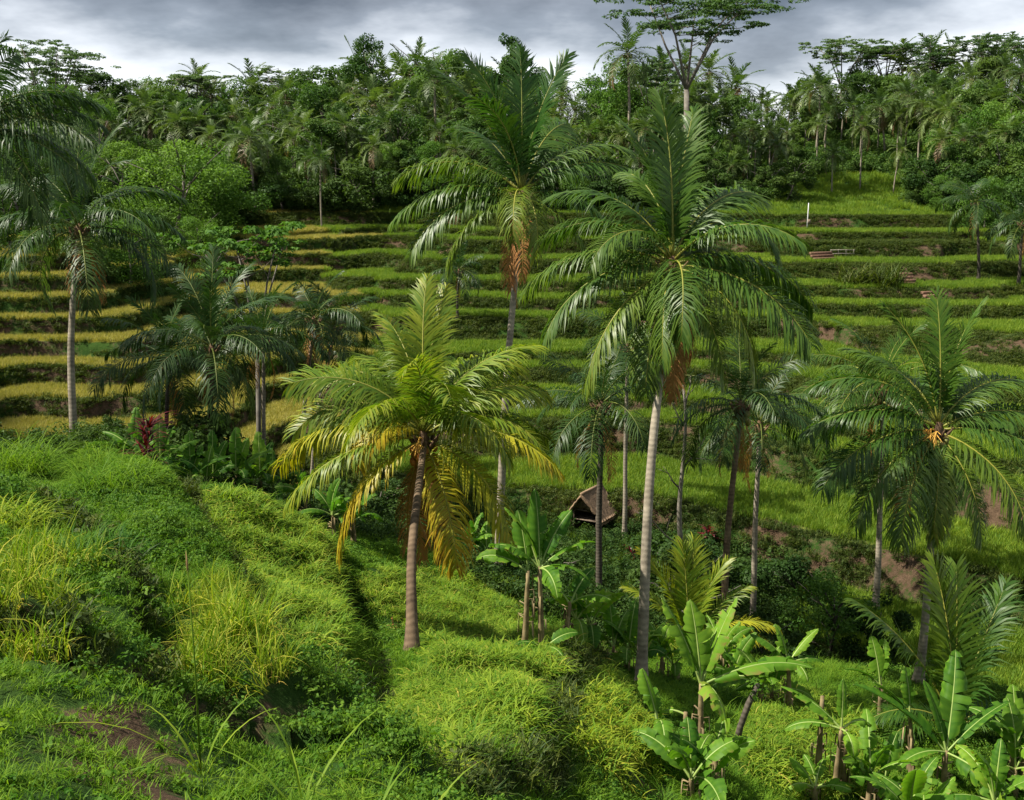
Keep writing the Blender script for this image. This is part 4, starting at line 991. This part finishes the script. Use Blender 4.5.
def forest():
    g = rs(77)
    # skyline and landmark trees, each described on its own
    for (k, px, Y, ty, lab, wx) in [
        ('umb1', 57, 170, 33, 'airy umbrella tree alone on the skyline above the shaded palm', 1.0),
        ('umb3', 690, 150, -22, 'tallest umbrella tree on the ridge, bare forked trunk against cloud', 1.15),
        ('umb0', 838, 190, 32, 'thin umbrella tree above the gap in the skyline', .9),
        ('umb2', 884, 188, 38, 'small umbrella tree second from the skyline gap', 1.),
        ('umb1', 925, 185, 34, 'wide umbrella tree third from the skyline gap', .9),
        ('umb0', 985, 182, 28, 'umbrella tree at the high end of the ridge skyline', .95),
        ('umb2', 200, 180, 68, 'dense umbrella tree between the bamboo thicket and the clouds', 1.0),
        ('umb0', 290, 195, 64, 'low umbrella tree with loose plates on the skyline', 1.0),
        ('umb3', 650, 165, 55, 'umbrella tree with dense crown beside the tallest umbrella tree', .8),
        ('tree4', 362, 178, 32, 'round crowned skyline tree with open dark branches', .8),
        ('tree1', 452, 180, 38, 'open skyline tree behind the upright feathery palm', .8),
        ('tree3', 508, 180, 32, 'thin skyline tree just above the upright feathery palm', .7),
        ('palm3', 628, 160, 20, 'lone tall coconut palm standing clear above the ridge skyline', .95),
        ('palm1', 438, 160, 50, 'tall ridge palm below the open skyline tree', 1.),
        ('palm5', 815, 170, 62, 'dark palm on the edge of the skyline gap', 1.),
        ('palm1', 905, 165, 75, 'pale trunked palm in the sunlit forest with hanging skirt of leaves', .9),
        ('palm3', 942, 152, 92, 'tallest pale trunked palm above the bright grassy bank', .8),
        ('palm0', 893, 146, 135, 'small yellowish palm at the top of the bright grassy bank', .8),
        ('palm5', 860, 150, 108, 'palm with straight white trunk behind the bright grassy bank', .8),
        ('palm2', 832, 148, 138, 'low palm beside the leaning pale trunk on the grassy bank', .85),
        ('palm4', 256, 138, 110, 'palm standing before the bamboo thicket edge', 1.0),
        ('palm1', 322, 132, 140, 'pale palm standing at the top terrace edge', .8),
        ('light0', 172, 122, 132, 'largest light green bamboo thicket at the terrace top', 1.2),
        ('light1', 125, 130, 140, 'light green thicket behind the dark shaded palm', 1.1),
        ('light2', 215, 128, 150, 'light green thicket at the terrace end beside the dark hollow', 1.1),
        ('light1', 105, 150, 98, 'rounded bright tree under the lone airy umbrella tree', .9),
        ('light2', 612, 165, 68, 'bright round tree under the lone tall skyline palm', .9)]:
        stand(k, px, Y, ty, lab, None, 0, HN[k], wx)
    sky = np.array([[0, 85], [60, 85], [110, 80], [150, 84], [210, 78], [260, 80], [330, 70], [380, 62], [430, 62], [470, 62], [520, 70], [560, 88], [590, 92], [620, 78], [660, 62], [700, 70], [745, 85], [785, 90], [810, 78], [850, 72], [900, 62], [960, 52], [1024, 48]], float)
    zn = [(-60, 300, 'above the golden terraces'), (300, 600, 'above the long straight terraces'), (600, 790, 'below the tallest umbrella tree'), (790, 1090, 'above the bright grassy bank')]
    def zone(px):
        for a, b, t in zn:
            if a <= px < b: return t
        return zn[-1][2]
    rows = [(192, -6, 19), (180, 2, 21), (170, 14, 21), (160, 30, 20), (152, 48, 19), (144, 72, 18)]
    for ri, (Y0, dy, step) in enumerate(rows):
        px = -70 + g.rand() * 20
        while px < 1095:
            px += step * g.uniform(.6, 1.4)
            Y = Y0 + g.uniform(-5, 5)
            if 790 < px < 925 and Y < 158: continue
            ty = np.interp(px, sky[:, 0], sky[:, 1]) + dy + g.uniform(-14 if ri == 0 else -4, 16)
            if g.rand() < (.62 if ri > 0 else .45) + (.12 if px > 600 else 0):
                k = f'palm{g.randint(6)}'; lab = 'coconut palm crowded among the ridge forest trees ' + zone(px); grp = 'ridge palms ' + zone(px); ty -= 6
            elif g.rand() < .8:
                k = f'tree{g.randint(6)}'; lab = 'mid green broadleaf tree in the ridge forest ' + zone(px); grp = 'broadleaf ridge trees ' + zone(px)
            else:
                k = f'light{g.randint(3)}'; lab = 'pale green leafy tree in the ridge forest ' + zone(px); grp = 'pale ridge trees ' + zone(px)
            stand(k, px, Y, ty, lab, grp, 1, HN[k], g.uniform(.85, 1.15))
    for (px, Y, ty, k) in [(930, 141, 150, 'tree0'), (962, 138, 140, 'tree5'), (1000, 136, 135, 'tree2'), (1035, 132, 130, 'tree4'), (985, 128, 172, 'light2'), (1022, 124, 168, 'tree2'), (1052, 118, 150, 'tree1'), (945, 134, 172, 'light0')]:
        stand(k, px, Y, ty, 'leafy tree on the forested slope beside the upper rice strips', 'trees on the slope beside the upper rice strips', 5, HN[k], 1.1)
    for (px, Y, ty, k) in [(-20, 108, 150, 'tree1'), (15, 101, 178, 'tree5'), (48, 98, 200, 'light1'), (95, 96, 215, 'tree2'), (130, 99, 208, 'light2'), (165, 110, 205, 'tree0'), (205, 114, 212, 'light0'), (30, 118, 140, 'tree4')]:
        stand(k, px, Y, ty, 'leafy tree on the slope just above the golden terraces', 'trees just above the golden terraces', 6, HN[k], 1.15)
    # lower forest edge in front of the palms
    px = -60
    while px < 1090:
        px += g.uniform(12, 24)
        if 790 < px < 905: continue
        Y = 141 + g.uniform(-3, 4) - (6 if px < 230 else 0)
        top = g.uniform(150, 188) if px < 780 else g.uniform(140, 190)
        k = f'shrub{g.randint(3)}'
        stand(k, px, Y, top, 'dark leafy shrub at the forest edge ' + zone(px), 'forest edge shrubs ' + zone(px), 2, [2.5, 2.1, 2.9][int(k[-1])], 1.2)
forest()
def bushes():
    g = rs(88)
    stand('sapling', 268, 66, 212, 'slender feathery sapling rising between the dark palms', None, 0, 8.7, .9)
    stand('sparse', 822, 45, 560, 'sparse small tree with thin dark trunk in the ravine', None, 0, 5., 1.1)
    stand('shrub2', 882, 43, 600, 'round dark shrub below the half hidden palm', None, 0, 2.9, .9)
    stand('shrub0', 108, 43, 408, 'grey green shrub at the foot of the dark shaded palm', None, 0, 2.5, .9)
    for (px, Y, ty, lab) in [(655, 50, 535, 'dark shrub in the ravine behind the grey trunk'), (700, 52, 520, 'dark shrub under the red flowers'), (790, 52, 545, 'dark shrub beside the bare reddish bank'), (765, 43, 600, 'low dark shrub left of the sparse tree'),
                             (840, 48, 585, 'low dark shrub behind the sparse tree'), (560, 50, 535, 'dark shrub at the hut front'), (345, 45, 470, 'dark shrub beyond the curved rice plot'), (400, 46, 520, 'dark shrub behind the yellowing palm trunk'),
                             (375, 52, 480, 'tall dark shrub below the golden terraces'), (460, 50, 530, 'dark shrub beyond the feathery palm foot'), (640, 44, 580, 'fern green shrub between hut and tallest palm'), (530, 48, 540, 'dark shrub beyond the two stemmed banana'),
                             (150, 52, 405, 'leafy shrub behind the red leaved plant'), (185, 56, 395, 'leafy shrub at the trunk of the lower palm'), (240, 58, 420, 'leafy shrub right of the brown palm trunk')]:
        k = f'shrub{g.randint(3)}'
        stand(k, px, Y, ty, lab, None, 3, [2.5, 2.1, 2.9][int(k[-1])], g.uniform(.9, 1.3))
bushes()

# ------------------------------------------------------------------ small things
def red_plant(label, base, H, seed, n=46, w=.07):
    g = rs(seed); root = thing('red_plant', base, label, 'plant', None)
    mb = MB(); tube(mb, np.array([[0, 0, -.1], [.02, 0, H * .5], [0, 0, H * .9]]), [.03, .025, .015], 6); mb.build('stem', M['wood'], root)
    mb = MB()
    for i in range(5):
        b = MB(); blades(b, g, n // 3, .06, H * .42, w, .7, .25, 4, (0, 1), 1.0, .2)
        mb.add(np.concatenate(b.v) + np.array([g.randn() * .18, g.randn() * .18, H * (.25 + .14 * i)]), np.concatenate(b.q), np.concatenate(b.t), np.concatenate(b.a))
    mb.build('foliage', M['red_leaf'], root)
red_plant('dark red leaved plant standing at the end of the banana row', at(150, 36.5), 2.3, 61, 70)
red_plant('small red flowering plant on the lower terrace edge', at(708, 58), 1.6, 62, 30, .1)
red_plant('tiny crimson plant beside the leaning palm trunk', at(712, 47.5), .9, 63, 26, .09)
red_plant('reddish withered plant next to the thatched hut', at(633, 56), 1.2, 64, 26, .08)

def hut():
    b = hit(591, 527, 46) + np.array([0, 0, .25]); root = thing('thatched_hut', b, 'small thatched hut under palms at the terrace foot', 'hut', None, R(-32))
    W, D, ez, rz = 1.0, 1.0, .85, 2.05
    for sx in (-1, 1):
        for sy in (-1, 1):
            mb = MB(); tube(mb, np.array([[sx * W * .75, sy * D * .75, -.7], [sx * W * .74, sy * D * .75, 1.25]]), .05, 7); mb.build('post', M['wood'], root)
    g = rs(9)
    # steep gable of thick ragged thatch, ridge along local y, ends hanging over the gables
    for sx in (-1, 1):
        mb = MB(); nu, nv = 26, 12; v = []
        for layer in (0, 1):
            for j in range(nv):
                f = j / (nv - 1)
                for i in range(nu):
                    u = i / (nu - 1) * 2 - 1
                    over = .28 * f + (.03 * g.randn() if i in (0, nu - 1) else 0)
                    x = (W + .22) * (1 - f) ** .92 + .015
                    z = ez - .3 + (rz - ez + .3) * f ** 1.12 - layer * .17 + g.randn() * .016 - (.1 * g.rand() if j == 0 else 0)
                    v.append((sx * x, u * (D + over), z))
        i = np.arange(nv - 1)[:, None] * nu; j = np.arange(nu - 1)[None]
        q = np.stack([i + j, i + j + 1, i + nu + j + 1, i + nu + j], -1).reshape(-1, 4)
        M0 = nu * nv; rim = []
        for a in range(nu - 1): rim += [[a, a + 1, a + 1 + M0, a + M0]]
        for a in range(nv - 1): rim += [[a * nu, (a + 1) * nu, (a + 1) * nu + M0, a * nu + M0], [a * nu + nu - 1, (a + 1) * nu + nu - 1, (a + 1) * nu + nu - 1 + M0, a * nu + nu - 1 + M0]]
        mb.add(v, np.r_[q, q[:, ::-1] + M0, np.array(rim)])
        mb.build('roof', M['thatch'], root, smooth=False)
    mb = MB(); tube(mb, np.array([[0, -D - .26, rz + .02], [0, 0, rz - .01], [0, D + .26, rz + .02]]), [.09, .1, .09], 7, rough=.12, rng=g); mb.build('ridge_cap', M['thatch'], root)
    for sy in (-1, 1):
        mb = MB(); v = []
        for yy in (D * .93, D * .84):
            for k in range(9):
                u = k / 8 * 2 - 1; top = rz - .12 - (rz - ez - .1) * abs(u)
                v += [(u * W * .95, sy * yy, min(top, ez + .22 + .05 * g.randn())), (u * W * .95, sy * yy, top)]
        q = [[2 * k, 2 * k + 2, 2 * k + 3, 2 * k + 1] for k in range(8)] + [[18 + 2 * k, 19 + 2 * k, 21 + 2 * k, 20 + 2 * k] for k in range(8)] + [[2 * k, 18 + 2 * k, 20 + 2 * k, 2 * k + 2] for k in range(8)]
        mb.add(v, q); mb.build('gable', M['thatch'], root, smooth=False)
    mb = MB(); tube(mb, np.array([[-W * .9, -D * .8, ez + .12], [W * .9, -D * .8, ez + .12]]), .05, 6); mb.build('beam', M['wood'], root)
    mb = MB()
    for k in range(5):
        y = -D * .7 + k * D * .35; mb2 = [[-W * .75, y - .15, .42], [W * .75, y - .15, .42], [W * .75, y + .15, .42], [-W * .75, y + .15, .42]]
        v = np.array(mb2 + [[a_, b_, c_ - .05] for a_, b_, c_ in mb2]); mb.add(v, [[0, 1, 2, 3], [7, 6, 5, 4], [0, 4, 5, 1], [1, 5, 6, 2], [2, 6, 7, 3], [3, 7, 4, 0]])
    mb.build('platform', M['wood'], root, smooth=False)
hut()
def box(mb, c, s, rz=0.):
    c = np.array(c, float); s = np.array(s) / 2
    v = np.array([[x, y, z] for z in (-1, 1) for y in (-1, 1) for x in (-1, 1)], float) * s
    ca, sa = math.cos(rz), math.sin(rz); v = np.c_[v[:, 0] * ca - v[:, 1] * sa, v[:, 0] * sa + v[:, 1] * ca, v[:, 2]] + c
    mb.add(v, [[0, 2, 3, 1], [4, 5, 7, 6], [0, 1, 5, 4], [1, 3, 7, 5], [3, 2, 6, 7], [2, 0, 4, 6]])
def steps(label, px, Y, n, w, seed):
    b = at(px, Y); g = rs(seed); root = thing('garden_steps', b, label, 'steps', 'brick steps on the terraces', g.randn() * .2)
    for k in range(n):
        mb = MB(); box(mb, (g.randn() * .05, k * .42, .1 + k * .26), (w, .4, .26)); o = mb.build('step', M['brick'], root, smooth=False)
        bv = o.modifiers.new('edge', 'BEVEL'); bv.width = .025
steps('short flight of reddish brick steps ending the green rice strip', 827, 113, 4, 2.6, 1)
steps('brick steps beside the tall reeds below the upper rice strips', 908, 103, 5, 1.6, 2)
steps('worn brick steps on the bank above the wide lower terrace', 938, 99, 4, 1.6, 3)
def rail():
    b = at(842, 116.5); root = thing('bamboo_rail', b, 'little bamboo rail on the upper terrace edge', 'fence')
    for k in range(4):
        mb = MB(); tube(mb, np.array([[k * .8 - 1.2, 0, -.2], [k * .8 - 1.2, .02, .95]]), .045, 6); mb.build('post', M['pole'], root)
    for z in (.5, .88):
        mb = MB(); tube(mb, np.array([[-1.3, -.06, z], [0, -.05, z + .03], [1.3, -.06, z]]), .035, 6); mb.build('rail', M['pole'], root)
rail()
def pole():
    b = at(807, 128); root = thing('marker_post', b, 'slim white post with small box on the top terrace', 'post')
    mb = MB(); tube(mb, np.array([[0, 0, -.2], [0, 0, 1.5], [.02, 0, 3.2]]), [.07, .06, .05], 8); mb.build('pole', M['white'], root)
    mb = MB(); box(mb, (.16, -.02, 1.1), (.34, .26, .5)); mb.build('box', M['wood'], root, smooth=False)
pole()
def bare_tree(label, px, Y, hx, hy, seed):
    g = rs(seed); b = at(px, Y); root = thing('bare_tree', b, label, 'tree')
    top = P(hx, hy, Y) - b
    t = np.linspace(0, 1, 14)[:, None]
    c = np.array([0, 0, -.2]) * (1 - t) + top * t + np.c_[.14 * np.sin(t * 9), .1 * np.sin(t * 7), 0 * t]
    mb = MB(); tube(mb, c, np.linspace(.16, .045, 14), 9, rough=.03, rng=g); mb.build('trunk', M['pole'], root)
    for (f, az, e, L) in [(.42, 178, 38, 2.2), (.3, 10, 35, 1.6), (.75, 20, 45, 1.4), (.85, 165, 50, 1.2), (.22, 0, 15, 2.4), (.95, 60, 60, 1.0), (.65, 190, 40, 1.)]:
        s = c[int(f * 13)]; d = np.array([math.cos(R(az)) * math.cos(R(e)), math.sin(R(az)) * .4, math.sin(R(e))])
        mb = MB(); pts = [s, s + d * L * .4 + [0, 0, .05], s + d * L * .75 + [.05, 0, .2], s + d * L + [0, 0, .35]]
        tube(mb, np.array(pts), [.05, .035, .022, .008], 5)
        for q in range(2):
            e_ = np.array(pts[1 + q]); dd = d * .5 + g.randn(3) * .5 + [0, 0, .3]
            tube(mb, np.array([e_, e_ + dd * .4, e_ + dd * .7]), [.02, .012, .005], 4)
        mb.build('branch', M['pole'], root)
bare_tree('bare grey trunk with leafless side branches behind the tallest palm', 683, 44, 682, 385, 71)
def fallen():
    b = hit(392, 634, 20); e = hit(418, 664, 20)
    g = rs(4); L = np.linalg.norm(e - b); az = math.degrees(math.atan2(e[1] - b[1], e[0] - b[0]))
    m_ = frond_mesh(g, az, -20, 14, 2.6, 40, .5, 0, 0, .04, .3, 3, True)
    o = m_.build('fallen_frond', [M['dry'], M['rachis']], None, b + np.array([0, 0, .6]))
    o.rotation_euler = (0, math.asin(np.clip((b[2] - e[2]) / L, -1, 1)) * .0, 0)
    tag(o, 'dry brown fallen frond lying at the foot of the yellowing palm', 'fallen frond')
fallen()
def stump():
    b = hit(735, 745, 24); root = thing('leaning_stump', b, 'dark mossy leaning stump beside the glowing banana', 'stump')
    mb = MB(); g = rs(3); tube(mb, np.array([[0, 0, -.2], [.1, 0, .5], [.3, .05, 1.1], [.5, .05, 1.6]]), [.09, .075, .07, .05], 9, rough=.12, rng=g); mb.build('trunk', M['bark_dark'], root)
    mb = MB(); leafcards(mb, g, np.array([.45, 0, 1.5]), 60, .3, .1, .8); mb.build('foliage', M['weed'], root)
stump()
def stalk(label, px, py, Hpx, seed, head=True, n=5, mat_='rice_g'):
    b = hit(px, py, 4); g = rs(seed); d = np.linalg.norm(b); H = Hpx / F * d
    root = thing('grass_stalk', b, label, 'grass stalk')
    if head:
        mb = MB(); pts = np.array([[0, 0, -.05], [.01, 0, H * .5], [-.01, .02, H]])
        tube(mb, pts, [.011, .009, .006], 5, .6); mb.build('stem', M[mat_], root)
        mb = MB(); tube(mb, np.array([[-.01, .02, H * .88], [-.01, .02, H * .94], [-.012, .02, H]]), [.004, .014, .004], 7, .7, rough=.1, rng=g); mb.build('seed_head', M['dry'], root)
    mb = MB(); blades(mb, g, n, .04, H * (.6 if head else .95), .022, .35, .3, 6, (.1, 1.), .5, .1); mb.build('foliage', M[mat_], root)
stalk('tall single grass stem with brown seed head above the rice stand', 201, 775, 215, 1, True, 6)
stalk('fan of long reed blades beside the dark groove', 372, 830, 110, 2, False, 9)
stalk('pale upright reed blades left of the long reed fan', 302, 815, 110, 3, False, 7)
stalk('short reed blades at the foot of the front rice plot', 425, 830, 95, 4, False, 8)
def reeds():
    g = rs(6)
    for k, (px, Y, n, lab) in enumerate([(868, 104, 60, 'tall pale reeds on the bank below the upper rice strips'), (888, 103, 60, 'second clump of tall pale reeds, nearest the brick steps'), (850, 104, 40, 'lowest clump of pale reeds spilling down the bank')]):
        root = thing('reed_clump', at(px, Y), lab, 'reeds', 'reeds on the terrace bank')
        mb = MB(); blades(mb, g, n * 3, 1.3, 2.4, .1, .45, .3, 4, (.2, 1.1), .5, .25); mb.build('foliage', M['bankgrass'], root)
reeds()
def reed_bush(label, px, py, H, seed, rad=.7, m='grass', n=420):
    b = hit(px, py, 5); g = rs(seed); root = thing('grass_bush', b, label, 'grass clump')
    mb = MB(); blades(mb, g, n, rad, H, .022, .55, .3, 5, (0, 1), .6, .35); mb.build('foliage', M[m], root)
reed_bush('tall arching grass bush on the near bank at the picture edge', 16, 478, 1.7, 91, 1.1, 'grass', 1100)
reed_bush('pale arching grass clump below the banana row', 118, 492, 1.2, 92, .9, 'grass', 600)
reed_bush('pale grass clump on the bank crest beside the red leaved plant', 92, 470, .9, 93, .6)
reed_bush('dry pale grass clump above the yellow rice stand', 6, 530, .8, 94, .6, 'rice_y')
reed_bush('dark leafy grass clump in the middle of the near bank', 95, 560, .7, 95, .7, 'weed')

# ------------------------------------------------------------------ sky, sun, camera
SUN_EL, SUN_AZ = R(52), R(-98)           # azimuth clockwise from +y (forward): the sun stands to the left
sc = bpy.context.scene
w = bpy.data.worlds.new('World'); sc.world = w; w.use_nodes = True
nt = w.node_tree; nt.nodes.clear(); L = nt.links
sky = N(nt, 'ShaderNodeTexSky'); sky.sky_type = 'NISHITA'; sky.sun_disc = False
sky.sun_elevation = SUN_EL; sky.sun_rotation = SUN_AZ; sky.altitude = 400
tc = N(nt, 'ShaderNodeTexCoord'); sx = N(nt, 'ShaderNodeSeparateXYZ'); L.new(tc.outputs['Generated'], sx.inputs[0])
zz = math_(nt, 'ADD', math_(nt, 'MAXIMUM', sx.outputs[2], 0.), .26)
cv = N(nt, 'ShaderNodeCombineXYZ'); L.new(math_(nt, 'DIVIDE', sx.outputs[0], zz), cv.inputs[0]); L.new(math_(nt, 'DIVIDE', sx.outputs[1], zz), cv.inputs[1])
n1 = N(nt, 'ShaderNodeTexNoise', Scale=1.35, Detail=6.0, Roughness=.55); L.new(cv.outputs[0], n1.inputs['Vector'])
n2 = N(nt, 'ShaderNodeTexNoise', Scale=.8, Detail=3.0, Roughness=.5); L.new(cv.outputs[0], n2.inputs['Vector'])
band = math_(nt, 'MULTIPLY_ADD', sx.outputs[2], -7.2, 1.48)     # paler towards the horizon
band = math_(nt, 'MAXIMUM', band, .05)
f = math_(nt, 'ADD', math_(nt, 'MULTIPLY_ADD', n1.outputs['Fac'], 2.0, -1.0), math_(nt, 'MULTIPLY_ADD', n2.outputs['Fac'], 1.2, -.6))
f = math_(nt, 'ADD', f, band)
cloud = ramp(nt, f, [(0, (.42, .5, .68)), (.3, (.85, .98, 1.25)), (.55, (2.2, 2.45, 2.9)), (.8, (5.2, 5.5, 6.0)), (1, (7.5, 7.7, 8.0))])
# higher overhead the cloud deck is bright and thin
over = ramp(nt, sx.outputs[2], [(.3, (0, 0, 0)), (.6, (1, 1, 1))])
cloud = mixc(nt, over, cloud, (3.6, 3.9, 4.3))
cov = math_(nt, 'MINIMUM', math_(nt, 'MULTIPLY_ADD', n2.outputs['Fac'], .5, .65), 1.)
col = mixc(nt, cov, sky.outputs[0], cloud)
pass
bg = N(nt, 'ShaderNodeBackground', Strength=.08); L.new(col, bg.inputs[0])
wo = N(nt, 'ShaderNodeOutputWorld'); L.new(bg.outputs[0], wo.inputs[0])
def shade_cloud(name, label, cx, cy, alt, ax, ay, n, seed):
    g = rs(seed); mb = MB(); nu, nv = 18, 11
    th = np.linspace(0, np.pi, nv)[:, None]; p = np.arange(nu)[None] * 2 * np.pi / nu
    S0 = np.stack([np.sin(th) * np.cos(p), np.sin(th) * np.sin(p), np.cos(th) + 0 * p], -1).reshape(-1, 3)
    i = np.arange(nv - 1)[:, None] * nu; j = np.arange(nu)[None]
    q = np.stack([i + j, i + nu + j, i + nu + (j + 1) % nu, i + (j + 1) % nu], -1).reshape(-1, 4)
    for k in range(n):
        a = g.rand() * 6.28; r = math.sqrt(g.rand())
        c = np.array([math.cos(a) * r * ax, math.sin(a) * r * ay, g.rand() * 16 * (1 - r)])
        rad = (1.15 - .7 * r) * min(ax, ay) * g.uniform(.25, .42)
        v = S0 * rad * (1 + .22 * fbm(S0[:, 0] * 2 + k, S0[:, 1] * 2 + S0[:, 2] * 1.7, k)[:, None])
        v[:, 2] *= np.where(v[:, 2] < 0, .3, .8); mb.add(v + c, q)
    m, t = mat('cloud'); d = N(t, 'ShaderNodeBsdfDiffuse'); d.inputs[0].default_value = (.85, .86, .88, 1)
    tr = N(t, 'ShaderNodeBsdfTranslucent'); tr.inputs[0].default_value = (.9, .9, .92, 1); mx = N(t, 'ShaderNodeMixShader', Fac=.45)
    t.links.new(d.outputs[0], mx.inputs[1]); t.links.new(tr.outputs[0], mx.inputs[2]); o = N(t, 'ShaderNodeOutputMaterial'); t.links.new(mx.outputs[0], o.inputs[0])
    o = mb.build(name, m, None, (cx, cy, alt)); tag(o, label, 'cloud', kind='structure')
def over_spot(x, y, z, alt):            # where a cloud at that height must float to shade a spot
    k = (alt - z) / math.tan(SUN_EL)
    return x + math.sin(SUN_AZ) * k, y + math.cos(SUN_AZ) * k
cx, cy = over_spot(-46, 58, -10, 260); shade_cloud('cloud', 'added unseen cloud that shades the palms at the ravine head', cx, cy, 260, 30, 20, 16, 4)  # out-of-view cloud, added and sized only to shade the left palms
sd = bpy.data.lights.new('sun', 'SUN'); sd.energy = 5.0; sd.angle = R(.6); sd.color = (1, .94, .82)
so = link('sun', sd)
from mathutils import Vector
dv = Vector((math.sin(SUN_AZ) * math.cos(SUN_EL), math.cos(SUN_AZ) * math.cos(SUN_EL), math.sin(SUN_EL)))
so.rotation_euler = dv.to_track_quat('Z', 'Y').to_euler(); so.location = dv * 60
cd = bpy.data.cameras.new('camera'); cd.sensor_width = 36; cd.lens = 36 * F / 1024; cd.clip_start = .1; cd.clip_end = 4000
co = link('camera', cd); co.rotation_euler = (R(90) - TILT, 0, 0)
sc.camera = co
sc.view_settings.view_transform = 'Standard'; sc.view_settings.look = 'None'; sc.view_settings.exposure = 1.0; sc.view_settings.gamma = 1
sc.render.engine = 'CYCLES'
cy = sc.cycles
cy.use_denoising = True; cy.max_bounces = 6; cy.diffuse_bounces = 3; cy.glossy_bounces = 2; cy.transmission_bounces = 4; cy.transparent_max_bounces = 4
cy.use_adaptive_sampling = True; cy.adaptive_threshold = .01
for o in list(bpy.data.objects):
    if o.type == 'EMPTY' and o.get('label') == '': bpy.data.objects.remove(o, do_unlink=True)
